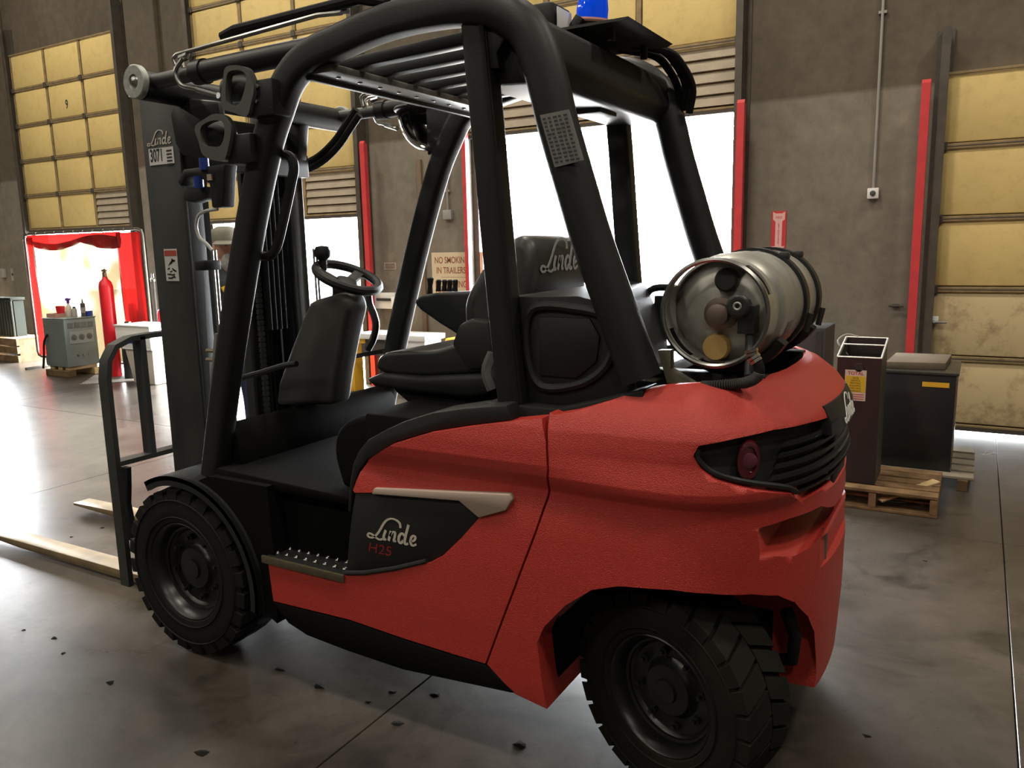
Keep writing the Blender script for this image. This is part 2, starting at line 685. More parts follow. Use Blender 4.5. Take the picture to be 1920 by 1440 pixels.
# floor: slabs cast between control joints over a dark bed
bed = MB().box(RX0, RX1, RY0, WY + 0.2, -0.3, -0.012).build('floor', GROUT, smooth=0)
tag(bed, 'brown grey stained concrete floor slabs of the warehouse', 'floor', kind='structure')
xs = [RX0, -16.1, -12.4, -8.7, -4.99, -1.285, 0.56, 2.4, RX1]
ys = [RY0, -8.2, -4.6, -0.9, 2.72, WY + 0.2]
g = 0.0022
for i in range(len(xs) - 1):
    for j in range(len(ys) - 1):
        MB().box(xs[i] + g, xs[i + 1] - g, ys[j] + g, ys[j + 1] - g, -0.15, 0.0).build('floor_slab', FLOORM, bed, bevel=0.002, seg=1, smooth=0)

# dock wall with four door openings and the added unseen one
wb = MB()
px = RX0
for a, b_ in OPEN:
    wb.box(px, a, WY, WY + 0.2, 0, HEAD)
    px = b_
wb.box(px, RX1, WY, WY + 0.2, 0, HEAD)
wb.box(RX0, RX1, WY, WY + 0.2, HEAD, RH)
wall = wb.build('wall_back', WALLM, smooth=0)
tag(wall, 'long grey brown concrete dock wall with a row of door openings', 'wall', kind='structure')
for nm, d in (('wall_left', (RX0 - 0.2, RX0, RY0, WY + 0.2, 0, RH)), ('wall_right', (RX1, RX1 + 0.2, RY0, WY + 0.2, 0, RH)),
              ):
    tag(MB().box(*d).build(nm, ROOMM, smooth=0), {'wall_left': 'concrete end wall far beyond the welding screen', 'wall_right': 'concrete end wall on the kiosk side', 'wall_front': 'concrete wall behind the viewer'}[nm], 'wall', kind='structure')
tag(MB().box(RX0, RX1, RY0 - 0.2, RY0, 0, RH).build('wall_front', ROOMM, smooth=0), 'concrete wall behind the viewer', 'wall', kind='structure')
ceil = MB().box(RX0, RX1, RY0, WY + 0.2, RH, RH + 0.2).build('ceiling', CEILM, smooth=0)
tag(ceil, 'dark steel deck ceiling high above the bays', 'ceiling', kind='structure')

# outside: yard below dock height
tag(MB().box(-60, 40, WY + 0.2, 90, -1.4, -1.2).build('yard_ground', mat('yard_concrete', (0.42, 0.40, 0.37), 0.8, var=0.2, vscale=0.6), smooth=0),
    'bright concrete truck yard outside the dock doors', 'ground', kind='structure')
TRL = mat('trailer_white', (0.80, 0.80, 0.78), 0.4)
tr = thing('truck_trailer', (-14, 19.5, -1.2), 'white box trailer parked out in the yard beyond the dock', 'trailer')
MB().box(-22.0, -9.0, 18.3, 20.8, -0.05, 2.75).build('body', TRL, tr, bevel=0.02)
MB().box(-22.0, -9.0, 18.27, 18.3, -0.1, 0.02).build('lower_rail', mat('rail_grey', (0.45, 0.45, 0.43), 0.5), tr)
for k in range(22):
    MB().box(-21.6 + k * 0.6, -21.57 + k * 0.6, 18.28, 18.3, 0.02, 2.7).build('side_post', TRL, tr, smooth=0)
for x in (-20.6, -19.3):
    MB().lathe((x, 18.35, -0.7), (0, 1, 0), [(0.1, 0.05), (0.3, 0.05), (0.3, 0), (0.46, 0), (0.5, 0.05), (0.5, 0.25), (0.1, 0.25)], 28).build('trailer_wheel', RUBBER, tr)
for x in (-11.0, -10.8):
    MB().box(x, x + 0.08, 18.9, 19.0, -1.2, -0.05).build('landing_leg', RIM, tr)


# sectional doors ------------------------------------------------------------
def sectional_door(n, x0, x1, z0, rows, rh, cols, label, louver=(), worn=0, number=None):
    t = thing('door_%d' % n, ((x0 + x1) / 2, WY - 0.05, z0), label, 'door', kind='structure')
    yb, yf = WY - 0.03, WY - 0.075
    cw = (x1 - x0) / cols
    fr = MB()
    z1 = z0 + rows * rh
    fr.box(x0, x1, yb - 0.012, yb, z0, z1)                      # skin sheet
    for i in range(cols + 1):
        w = 0.045 if 0 < i < cols else 0.06
        xx = x0 + i * cw
        fr.box(max(x0, xx - w / 2), min(x1, xx + w / 2), yf, yb - 0.012, z0, z1)
    fr.build('stiles', DFRAME, t, smooth=0)
    for j in range(rows + 1):
        zz = z0 + j * rh
        lo, hi = max(z0, zz - 0.022), min(z1, zz + 0.022)
        MB().box(x0, x1, yf - 0.012, yf, lo, hi).build('rail', DFRAME, t, bevel=0.004, seg=1, smooth=0)
        if 0 < j < rows:
            MB().box(x0, x1, yf - 0.0135, yf - 0.011, zz - 0.004, zz + 0.004).build('section_joint', DDARK, t, smooth=0)
    for j in range(rows):
        for i in range(cols):
            a, b_ = x0 + i * cw + 0.032, x0 + (i + 1) * cw - 0.032
            c, d = z0 + j * rh + 0.028, z0 + (j + 1) * rh - 0.028
            if (i, j) in louver:
                k = 5
                h = (d - c) / k
                for q in range(k):
                    MB().add([(a, yf, c + q * h + 0.012), (b_, yf, c + q * h + 0.012), (b_, yf + 0.022, c + (q + 1) * h - 0.004), (a, yf + 0.022, c + (q + 1) * h - 0.004),
                              (a, yb, c + q * h + 0.012), (b_, yb, c + q * h + 0.012), (b_, yb, c + (q + 1) * h - 0.004), (a, yb, c + (q + 1) * h - 0.004)],
                             [(0, 1, 2, 3), (4, 7, 6, 5), (0, 4, 5, 1), (3, 2, 6, 7), (0, 3, 7, 4), (1, 5, 6, 2)]).build('louver_slat', LOUV, t, smooth=0)
            else:
                MB().box(a, b_, yf + 0.004, yb - 0.011, c, d).build('panel', YELD if j < worn else YEL, t, bevel=0.012, seg=2)
    for j in range(1, rows):
        for i in range(0, cols + 1):
            xx = min(max(x0 + i * cw, x0 + 0.03), x1 - 0.03)
            MB().box(xx - 0.03, xx + 0.03, yf - 0.03, yf - 0.01, z0 + j * rh - 0.035, z0 + j * rh + 0.035).build('hinge', DDARK, t, bevel=0.006, seg=1)
    MB().box(x0, x1, yf - 0.015, yb, z0 - 0.03, z0).build('bottom_seal', DDARK, t, smooth=0)
    if number:
        i, j, s = number
        text('door_number', s, 0.17, (x0 + (i + 0.52) * cw, yf + 0.0035, z0 + (j + 0.28) * rh), INK, t, align='CENTER', bold=0.004, sx=0.75)
    return t


sectional_door(1, -12.42, -9.84, 1.95, 5, 0.515, 3, 'raised yellow sectional door numbered 9 above the welding screen', louver={(2, 0)}, number=(1, 3, '9'))
sectional_door(2, -8.36, -5.76, 1.95, 6, 0.515, 3, 'raised yellow sectional door behind the forklift mast and cab', louver={(2, 0)})
sectional_door(3, -4.30, -1.50, 2.68, 5, 0.555, 3, 'raised yellow sectional door above the brightest opening behind the forklift', louver={(0, 0), (1, 0), (2, 0)})
sectional_door(4, 0.03, 2.70, 0.048, 5, 0.546, 1, 'closed yellow sectional door behind the black box on pallets', worn=2)

# door tracks, red guards
k = 0
for (a, b_), ht in zip(OPEN[1:], (4.9, 5.6, 6.3, 3.1)):
    for s, xx in ((-1, a), (1, b_)):
        k += 1
        m = MB()
        m.box(xx - 0.03 if s > 0 else xx - 0.09, xx + 0.09 if s > 0 else xx + 0.03, WY - 0.015, WY, 0, ht)
        m.box(xx + (0.035 if s > 0 else -0.05), xx + (0.05 if s > 0 else -0.035), WY - 0.14, WY - 0.015, 0, ht)
        m.box(xx + (-0.01 if s > 0 else -0.05), xx + (0.05 if s > 0 else 0.01), WY - 0.15, WY - 0.138, 0, ht)
        o = m.build('trim_%d' % k, TRACK, smooth=0)
        tag(o, 'dark steel door track %s the %s dock door' % ('along the left edge of' if s < 0 else 'along the right edge of', ('curtained numbered', 'second', 'brightest open', 'closed right-hand')[(k - 1) // 2]), 'door track', kind='structure')


def guard(x, label, w=0.062, top=2.72, z0=0.0):
    t = thing('guard_post', (x, WY - 0.1, z0), label, 'guard post', 'red guard posts beside the dock doors')
    m = MB()
    m.sweep([(x, WY - 0.20, z0), (x, WY - 0.20, top - 0.02), (x, WY - 0.185, top)], [(-0.012, -w / 2), (0.012, -w / 2), (0.012, w / 2), (-0.012, w / 2)], up=(1, 0, 0))
    m.build('face_plate', POSTR, t, smooth=0)
    m2 = MB()
    m2.box(x - w / 2, x - w / 2 + 0.012, WY - 0.19, WY - 0.155, z0, top - 0.02)
    m2.box(x + w / 2 - 0.012, x + w / 2, WY - 0.19, WY - 0.155, z0, top - 0.02)
    m2.build('flange', POSTR, t, smooth=0)
    return t


guard(-5.60, 'red guard post between the forklift steering wheel and the far front pillar')
guard(-4.265, 'red guard post standing in front of the no smoking sign', w=0.045)
guard(-1.467, 'red guard post left of the red arrow sign')
guard(-0.075, 'red guard post beside the closed door above the black box')

# small things on the walls ---------------------------------------------------
def wall_box(name, x, z, w, h, d, m, label, cat, conduit=None, dial=False):
    t = thing(name, (x, WY, z), label, cat)
    MB().box(x - w / 2, x + w / 2, WY - d, WY, z - h / 2, z + h / 2).build('housing', m, t, bevel=0.006)
    if dial:
        MB().lathe((x, WY - d, z), (0, -1, 0), [(0.022, 0), (0.022, 0.008), (0.016, 0.012), (0, 0.012)], 16).build('receptacle', GREYR, t)
    if conduit:
        MB().tube([(x, WY - 0.025, z + h / 2), (x, WY - 0.025, conduit)], 0.011, 10).build('conduit', CONDUIT, t)
        for zz in (0.55, 0.3):
            c = z + (conduit - z) * zz
            MB().box(x - 0.03, x + 0.03, WY - 0.03, WY, c, c + 0.02).build('clip', CONDUIT, t, smooth=0)
    return t


wall_box('outlet_box', -0.425, 1.91, 0.085, 0.085, 0.05, WHITEP, 'white electrical box at the foot of a conduit right of the arrow sign', 'outlet', 6.5, True)
wall_box('outlet_box', -4.61, 1.90, 0.11, 0.10, 0.05, CONDUIT, 'small grey electrical box on a conduit above the no smoking sign', 'outlet', 2.7)
wall_box('outlet_box', -13.10, 1.28, 0.11, 0.20, 0.05, CONDUIT, 'grey outlet box on the wall just left of the welding screen', 'outlet', 6.0, True)
wall_box('outlet_box', -13.42, 1.30, 0.10, 0.14, 0.05, CONDUIT, 'grey outlet plate at the far left edge of the wall', 'outlet')

t = thing('wall_sign', (-4.55, WY, 1.2), 'cream sign with brown lettering saying no smoking in trailers, no jumping off dock', 'sign')
MB().box(-4.86, -4.19, WY - 0.012, WY, 0.98, 1.50).build('board', mat('sign_cream', (0.62, 0.50, 0.33), 0.6), t, bevel=0.003, seg=1)
TXT = mat('sign_lettering', (0.28, 0.09, 0.045), 0.6)
for s, z in (('NO SMOKING', 1.385), ('IN TRAILERS', 1.275), ('NO JUMPING', 1.125), ('OFF DOCK', 1.02)):
    text('lettering', s, 0.098, (-4.82 if s[0] != 'I' else -4.80, WY - 0.0125, z), TXT, t, bold=0.0015, sx=0.72)
MB().box(-4.74, -4.30, WY - 0.0128, WY - 0.012, 1.232, 1.236).build('rule', TXT, t, smooth=0)

t = thing('arrow_sign', (-1.165, WY, 1.6), 'red downward arrow sign marking the fire extinguisher on the wall', 'sign')
ax_, az0, az1 = -1.165, 1.42, 1.80
MB().box(ax_ - 0.062, ax_ + 0.062, WY - 0.008, WY, az0, az1).build('board', POSTR, t, smooth=0)
arr = [(-0.028, 0.36), (-0.05, 0.375), (-0.05, 0.31), (-0.028, 0.29), (-0.028, 0.08), (-0.055, 0.08), (0, 0.01), (0.055, 0.08), (0.028, 0.08), (0.028, 0.29), (0.05, 0.31), (0.05, 0.375), (0.028, 0.36)]
MB().prism([(ax_ + a, az0 + b_) for a, b_ in arr], WY - 0.0095, WY - 0.008).build('arrow', mat('sign_pink', (0.75, 0.45, 0.40), 0.6), t, smooth=0)
text('lettering', 'FIRE', 0.030, (ax_, WY - 0.010, az0 + 0.315), POSTR, t, align='CENTER')
text('lettering', '\n'.join('EXTINGUISHER'), 0.024, (ax_, WY - 0.010, az0 + 0.262), POSTR, t, align='CENTER', line=0.62)

tag(MB().box(-5.005, -4.945, WY - 0.03, WY, 0.42, 2.5).build('trim_9', mat('brown_strip', (0.15, 0.10, 0.06), 0.7), bevel=0.004), 'brown vertical strip on the wall left of the no smoking sign', 'trim', kind='structure')
t = thing('door_latch', (0.05, WY - 0.1, 0.9), 'pale slide latch on the left edge of the closed door', 'latch')
MB().box(0.035, 0.11, WY - 0.115, WY - 0.09, 0.87, 0.93).build('plate', WHITEP, t, bevel=0.004)
MB().cyl((0.03, WY - 0.125, 0.885), (0.17, WY - 0.125, 0.885), 0.010, 10).build('bolt', STEEL, t)
t = thing('rope_cleat', (-0.21, WY, 1.0), 'small dark cleat on the wall beside the lower red guard', 'cleat')
MB().box(-0.235, -0.185, WY - 0.03, WY, 0.985, 1.015).build('body', DDARK, t, bevel=0.004)
MB().cyl((-0.26, WY - 0.035, 1.0), (-0.15, WY - 0.035, 1.0), 0.009, 8).build('horn', DDARK, t)

# pilasters by the far door
for nm, xa, xb, lab in (('trim_10', -13.05, -12.62, 'brown concrete pilaster left of the numbered door'), ('trim_11', -9.66, -9.05, 'brown concrete pilaster between the numbered door and the next')):
    tag(MB().box(xa, xb, WY - 0.07, WY, 0, RH).build(nm, WALLM, bevel=0.01, seg=1, smooth=0), lab, 'pilaster', kind='structure')
# ------------------------------------------------------------------ forklift
YC = 0.615
FL = thing('forklift', (-1.2, YC, 0), 'red and black counterbalance forklift with a gas cylinder on its tail, parked on the concrete', 'forklift')


def mir(m):
    return m.xf(lambda x, y, z: (x, 2 * YC - y, z), True)


PROF = [(0.14, 0.03), (0.25, 0.016), (0.45, 0.010), (0.62, 0.010), (0.76, 0.016), (0.82, 0.024), (0.85, 0.031), (0.878, 0.031), (0.90, 0.020), (0.92, 0.007),
        (0.95, 0.0), (1.0, 0.002), (1.05, 0.012), (1.09, 0.030), (1.13, 0.060), (1.17, 0.110), (1.21, 0.20)]
# towards the tail the crease rises and the flank below it tucks in
PROF2 = [(0.14, 0.05), (0.25, 0.030), (0.45, 0.018), (0.62, 0.016), (0.76, 0.020), (0.84, 0.024), (0.872, 0.022), (0.89, 0.009), (0.905, 0.002), (0.925, 0.0),
         (0.955, 0.007), (0.985, 0.014), (1.02, 0.013), (1.06, 0.018), (1.09, 0.030), (1.13, 0.060), (1.17, 0.110), (1.21, 0.20)]


def inset(x, z):
    a = float(np.interp(z, [p[0] for p in PROF], [p[1] for p in PROF]))
    b_ = float(np.interp(z, [p[0] for p in PROF2], [p[1] for p in PROF2]))
    k = min(1.0, max(0.0, (x + 0.75) / 0.35))
    k = k * k * (3 - 2 * k)
    return a * (1 - k) + b_ * k


def plan(z, extra, x_front):
    o = inset(0.0, z) + extra
    a, b_, n = 0.397 - o, YC - o, 2.3
    cx, cy = -0.33, YC
    pts = [(x_front + (-0.33 - x_front) * i / 24, inset(x_front + (-0.33 - x_front) * i / 24, z) + extra) for i in range(24)]
    for i in range(27):
        t = math.pi / 2 * i / 26
        pts.append((cx + a * math.sin(t) ** (2 / n), cy - b_ * max(0.0, math.cos(t)) ** (2 / n)))
    half = pts
    far = [(x, 2 * YC - y) for x, y in half[:-1][::-1]]
    return half + far


def body_loft(extra=0.0, x_front=-1.95, name='tmp', z_lo=None, z_hi=None):
    zs = sorted(set([p[0] for p in PROF] + [p[0] for p in PROF2] + [0.20, 0.29, 0.33, 0.37, 0.41, 0.49, 0.53, 0.57, 0.66, 0.70, 0.73, 0.79]))
    if z_lo is not None:
        zs = [float(z) for z in np.linspace(z_lo, z_hi, 3)]
    m = MB()
    rings = [[(x, y, z) for x, y in plan(z, extra, x_front)] for z in zs]
    n = len(rings[0])
    vs = [p for r in rings for p in r]
    fs = []
    for i in range(len(rings) - 1):
        for j in range(n):
            l = (j + 1) % n
            fs.append((i * n + j, i * n + l, (i + 1) * n + l, (i + 1) * n + j))
    fs.append(tuple(range(n - 1, -1, -1)))
    fs.append(tuple((len(rings) - 1) * n + j for j in range(n)))
    m.add(vs, fs)
    return m.build(name, None, smooth=0)


def on_body(px, py):
    """where the line of sight through a picture position meets the red body"""
    y = 0.0
    best = None
    for i in range(600):
        y = -0.02 + i * 0.001
        p = at(px, py, y)
        d = inset(p[0], p[2])
        if p[0] <= -0.33:
            yy = d
        else:
            k = (p[0] + 0.33) / (0.397 - d)
            if k >= 1:
                continue
            yy = YC - (YC - d) * (1 - k ** 2.3) ** (1 / 2.3)
        if y >= yy:
            return p
    return at(px, py, YC)


def bxz(pts):
    return [(p[0], p[2]) for p in (on_body(*q) for q in pts)]


def cutter(poly, y0, y1):
    return MB().prism(poly, y0, y1).build('cut', None, smooth=0)


# outlines on the near side, in x,z
seam = xz([(1018, 778), (1023, 830), (1027, 880), (1021, 930), (1000, 1000), (960, 1110), (907, 1249)], 0.0)
panel_top = xz([(662, 919), (672, 886), (689, 863), (747, 829), (810, 810), (880, 799), (956, 790), (1014, 785)], 0.02)
panel_red = panel_top + [(x - 0.004, z) for x, z in seam[1:]]
panel_red += xz([(850, 1232), (750, 1200), (650, 1165), (507, 1130), (499, 1060), (640, 1082)], 0.0)
insert_low = xz([(683, 1080), (740, 1072), (800, 1058), (826, 1045), (860, 1012), (894, 973)], 0.0)
stripe_out = xz([(945, 959), (956, 940), (951, 929), (697, 917), (692, 927), (658, 927)], 0.0)
panel_poly = panel_red + insert_low + stripe_out
pz = panel_poly
for side in (0, 1):
    p = body_loft(name='side_panel')
    if side == 0:
        c = cutter(pz, -0.2, 0.09)
    else:
        c = cutter(pz, 2 * YC - 0.09, 2 * YC + 0.2)
    boolean(p, c, 'INTERSECT')
    p.data.materials.clear()
    p.data.materials.append(RED)
    soften(p, 0.006, 2, 40)
    adopt(p, FL)
    tag(p, 'textured red side panel with a curved front edge')

# counterweight
cw = body_loft(name='counterweight')
arch = bxz([(1026, 1329), (1016, 1275), (1007, 1205), (1020, 1175), (1060, 1135), (1110, 1106), (1160, 1099), (1260, 1106), (1330, 1113), (1410, 1114), (1460, 1116), (1490, 1129), (1515, 1155), (1527, 1185), (1530, 1235), (1531, 1284)])
cw_poly = [(x + 0.003, z) for x, z in seam[::-1]]
cw_top = [(-0.56, 1.107), (-0.47, 1.138), (-0.40, 1.163), (-0.32, 1.180), (-0.19, 1.187), (-0.06, 1.180), (0.01, 1.160), (0.05, 1.130), (0.12, 1.07)]
tailz = arch[-1][1]
cw_top = [p[:2] for p in catmull([(*p, 0) for p in [(-0.62, 1.092)] + cw_top], 6)]
cw_poly = cw_poly + cw_top + [(0.2, 1.0), (0.2, tailz + 0.02), (0.03, tailz), (-0.3, tailz - 0.02), (arch[0][0], arch[0][1])] + xz([(960, 1307)], 0.0)
boolean(cw, cutter(cw_poly, -0.3, 1.6), 'INTERSECT')
# wheel arches, and the gap between them
arch_c = arch + [(arch[-1][0] - 0.002, 0.0), (arch[0][0] + 0.004, 0.0)]
boolean(cw, cutter(arch_c, -0.3, 0.42))
boolean(cw, cutter(arch_c, 2 * YC - 0.42, 2 * YC + 0.3))
boolean(cw, cutter([(-1.2, 0.0), (-0.10, 0.0), (-0.10, 0.47), (-1.2, 0.47)], 0.30, 2 * YC - 0.30))
# well for the gas cylinder
wp = []
for i in range(40):
    t = 2 * math.pi * i / 40
    c_, s_ = math.cos(t), math.sin(t)
    wp.append((-0.40 + 0.30 * math.copysign(abs(c_) ** 0.75, c_), YC + 0.46 * math.copysign(abs(s_) ** 0.75, s_)))
wm = MB()
n = len(wp)
wm.add([(x, y, 1.02) for x, y in wp] + [(x, y, 1.4) for x, y in wp], [tuple(range(n - 1, -1, -1)), tuple(range(n, 2 * n))] + [(i, (i + 1) % n, n + (i + 1) % n, n + i) for i in range(n)])
boolean(cw, wm.build('cut', None, smooth=0))
# tail-light and grille opening
rec = bxz([(1298, 857), (1310, 836), (1380, 822), (1450, 806), (1520, 792), (1562, 778)]) + [(0.3, 1.06), (0.3, 0.86)] + bxz([(1575, 890), (1540, 918), (1500, 940), (1482, 925), (1400, 916), (1340, 900), (1312, 880)])
boolean(cw, cutter(rec, -0.2, YC))
boolean(cw, cutter(rec, YC - 0.001, 1.5))
# hand-hold slot under the grille and the tow-pin pocket
slot = bxz([(1421, 1000), (1424, 990), (1480, 972), (1540, 948), (1575, 930)]) + [(0.3, 0.80), (0.3, 0.76)] + bxz([(1572, 985), (1545, 998), (1520, 1025), (1490, 1042), (1425, 1040)])
boolean(cw, cutter(slot, -0.2, 1.5))
pk = bxz([(1538, 1010), (1580, 1000), (1580, 1040), (1538, 1065)])
boolean(cw, cutter([pk[0], (0.3, pk[0][1]), (0.3, pk[3][1]), pk[3]], 0.25, 0.98))
cw.data.materials.clear()
cw.data.materials.append(RED)
soften(cw, 0.005, 2, 38)
adopt(cw, FL)
tag(cw, 'textured red counterweight wrapping the tail')

GR = body_loft(extra=0.032, name='grille_housing')
big = [(x, z) for x, z in rec]
cx_, cz_ = sum(p[0] for p in big) / len(big), sum(p[1] for p in big) / len(big)
big = [(cx_ + (x - cx_) * 1.06, cz_ + (z - cz_) * 1.12) for x, z in big]
boolean(GR, cutter(big, -0.2, 1.5), 'INTERSECT')
finish_m = GR.data
finish_m.materials.clear()
finish_m.materials.append(BLACKP)
adopt(GR, FL)
for i in range(6):
    zc = 0.895 + i * 0.027
    s = body_loft(extra=0.014, name='grille_slat', z_lo=zc - 0.005, z_hi=zc + 0.005)
    x0 = -0.085 + i * 0.004
    boolean(s, cutter([(x0, 0.8), (0.3, 0.8), (0.3, 1.2), (x0 + 0.03, 1.2)], -0.2, 1.5), 'INTERSECT')
    s.data.materials.clear()
    s.data.materials.append(BLACK)
    adopt(s, GR)
# bezel following the lower lip of the recess
rim = [(lambda p: (p[0], p[1] + 0.014, p[2] + 0.008))(on_body(a, b_)) for a, b_ in [(1306, 850), (1304, 866), (1320, 885), (1347, 900), (1400, 913), (1470, 922), (1490, 930)]]
MB().tube(catmull(rim, 6), 0.008, 8).build('bezel', BLACKP, FL)
# tail lamp: oval red lens on edge in the corner recess
c = np.array(on_body(1407, 866)) + np.array([-0.008, 0.016, 0])
nrm = np.array([0.45, -0.89, 0.0])
nrm /= np.linalg.norm(nrm)
tl = MB().lathe(c, nrm, [(0.050, -0.03), (0.054, 0.0), (0.050, 0.010), (0.038, 0.011), (0.036, 0.004), (0.0, 0.006)], 28)
tl = tl.xf(lambda x, y, z: (c[0] + (x - c[0]) * 0.5, c[1] + (y - c[1]), z)).build('tail_lamp', LENSR, FL)
tag(tl, 'oval red tail lamp')
MB().lathe(c + nrm * 0.004, nrm, [(0.020, 0), (0.020, 0.004), (0.014, 0.007), (0, 0.008)], 16).build('reflector', mat('lamp_clear', (0.12, 0.03, 0.05), 0.2), tl)
# badge on the tail
bd = body_loft(extra=-0.005, name='tail_badge', z_lo=1.02, z_hi=1.10)
boolean(bd, cutter([(-0.02, 0.9), (0.3, 0.9), (0.3, 1.2), (-0.02, 1.2)], 0.40, 0.83), 'INTERSECT')
bd.data.materials.clear()
bd.data.materials.append(BLACKP)
adopt(bd, FL)
MB().box(-0.02, 0.038, 0.50, 0.73, 0.84, 1.02).build('grille_centre', BLACKP, FL, bevel=0.01)
# tow pin
q_ = on_body(1551, 1035)
tp = MB().cyl((q_[0] - 0.012, q_[1] + 0.02, pk[3][1] - 0.005), (q_[0] - 0.012, q_[1] + 0.02, pk[0][1] + 0.005), 0.008, 12).build('tow_pin', STEEL, FL)
q_ = on_body(1560, 900)
MB().lathe((q_[0] - 0.02, q_[1] + 0.02, q_[2] - 0.004), (0, 0, 1), [(0.012, 0), (0.012, 0.008), (0.006, 0.010), (0.006, 0.025), (0, 0.026)], 12).build('pin_head', STEEL, tp)


# script wordmark as raised lettering ------------------------------------------
STROKES = [
    [(.62, .33), (.60, .41), (.53, .46), (.44, .47), (.36, .43), (.30, .35), (.25, .24), (.19, .13), (.12, .055), (.05, .04), (.01, .07), (.035, .115), (.10, .10), (.17, .06), (.24, .035), (.30, .06)],
    [(.350, .24), (.320, .12), (.330, .055), (.372, .075)],
    [(.450, .24), (.415, .05)],
    [(.432, .14), (.478, .222), (.525, .225), (.525, .14), (.515, .065), (.56, .07)],
    [(.70, .20), (.655, .235), (.61, .18), (.605, .09), (.645, .05), (.69, .11)],
    [(.765, .42), (.73, .23), (.715, .09), (.74, .05), (.785, .075)],
    [(.83, .125), (.885, .15), (.905, .205), (.87, .235), (.83, .19), (.825, .10), (.865, .05), (.935, .09)],
]


def wordmark(name, origin, ux, uz, nrm, width, m, parent):
    o, ux, uz, nv = (np.array(a, float) for a in (origin, ux, uz, nrm))
    mb = MB()
    for k, s in enumerate(STROKES):
        p = np.array(catmull([(a + 0.12 * b_ - 0.02, b_ * 0.84, 0) for a, b_ in s], 6))[:, :2] * width
        n_ = len(p)
        wd = 0.021 * width * (1.1 if k in (1, 2, 4, 5) else 1.0)
        L, Rr = [], []
        for i in range(n_):
            t = p[min(i + 1, n_ - 1)] - p[max(i - 1, 0)]
            t = t / (np.linalg.norm(t) + 1e-9)
            nn = np.array([-t[1], t[0]])
            f = 0.55 + 0.45 * abs(t[1])
            L.append(p[i] + nn * wd * f)
            Rr.append(p[i] - nn * wd * f)
        pts = [o + ux * a[0] + uz * a[1] for a in L] + [o + ux * a[0] + uz * a[1] for a in Rr]
        top = [q + nv * 0.0012 for q in pts]
        vs = pts + top
        N = 2 * n_
        fs = []
        for i in range(n_ - 1):
            fs += [(N + i, N + i + 1, N + n_ + i + 1, N + n_ + i), (i, N + i, N + i + 1, i + 1), (n_ + i, n_ + i + 1, N + n_ + i + 1, N + n_ + i)]
        mb.add(vs, fs)
    return mb.build(name, m, parent, smooth=0, clean=False)


wordmark('badge_script', (0.0640, 0.515, 1.028), (0, 1, 0), (-0.28, 0, 0.96), (1, 0, 0.2), 0.20, WHITE, bd)

# side insert, stripe, lettering ------------------------------------------------
ins = xz([(658, 927), (692, 928), (780, 935), (857, 941), (872, 953), (894, 973)], 0.0) + insert_low[::-1][1:] + xz([(640, 1081), (646, 1010), (652, 960)], 0.0)
stp = xz([(697, 917), (951, 929), (956, 940), (945, 959), (894, 973), (857, 941), (693, 928)], 0.0)
for side in (0, 1):
    for nm, poly, y0, mm in (('panel_insert', ins, 0.022, BLACKP), ('panel_stripe', stp, 0.008, CREAM)):
        m = MB().prism(poly, y0, 0.10 if nm == 'panel_insert' else 0.06)
        if side:
            mir(m)
        o = m.build(nm, mm, FL, bevel=0.004)
        if side == 0 and nm == 'panel_insert':
            insert_o = o
lo = at(690, 1008, 0.021)
wordmark('script_lettering', (lo[0], 0.0215, lo[2] - 0.005), (0.985, 0, -0.0), (0, 0, 1), (0, -1, 0), 0.215, mat('script_cream', (0.55, 0.50, 0.42), 0.5), insert_o)
lo = at(689, 1027, 0.021)
text('model_lettering', 'H25', 0.046, (lo[0], 0.0212, lo[2] - 0.012), mat('model_red', (0.22, 0.012, 0.012), 0.5), insert_o, shear=0.15, bold=0.0, sx=1.25)
# sill of the insert
m = MB().tube([at(648, 1074, 0.012), at(683, 1074, 0.010), at(740, 1066, 0.012), at(800, 1052, 0.014)], 0.008, 8)
m.build('insert_lip', BLACKP, FL)

# black skirt under the panel
sk = xz([(505, 1131), (650, 1167), (750, 1202), (850, 1234), (905, 1250), (932, 1275), (962, 1306), (860, 1284), (750, 1260), (650, 1226), (570, 1195), (535, 1172)], 0.0)
for side in (0, 1):
    m = MB().prism(sk, 0.012, 0.20)
    if side:
        mir(m)
    m.build('skirt', CABBLK, FL, bevel=0.008)

# trim between the red panel and the cab opening
outer = xz([(652, 960), (654, 925), (657, 897), (662, 869), (672, 846), (689, 825), (727, 804), (758, 790), (810, 774), (872, 765), (950, 759)], 0.03)
inner = xz([(960, 789), (880, 798), (810, 809), (747, 828), (689, 862), (671, 886), (661, 920), (659, 960)], 0.03)
for side in (0, 1):
    m = MB().prism(outer + inner, 0.028, 0.16)
    if side:
        mir(m)
    m.build('cab_trim', BLACKP, FL, bevel=0.006)
    # black sill carrying the guard posts, on top of the red shoulder
    cap = [(-0.90, 1.05), (-0.88, 1.098), (-0.64, 1.098), (-0.52, 1.13), (-0.42, 1.160), (-0.385, 1.172), (-0.375, 1.02), (-0.90, 1.02)]
    m = MB().prism(cap, 0.085, 0.20)
    if side:
        mir(m)
    m.build('guard_sill', BLACK, FL, bevel=0.006)

# chassis block, cab floor, inner walls
ch = MB()
ch.box(-1.95, -0.66, 0.105, 2 * YC - 0.105, 0.24, 0.70)
ch.box(-1.36, -0.66, 0.105, 2 * YC - 0.105, 0.70, 1.02)
ch.box(-0.66, -0.30, 0.32, 2 * YC - 0.32, 0.45, 1.02)
ch.build('chassis', CABBLK, FL, bevel=0.01)
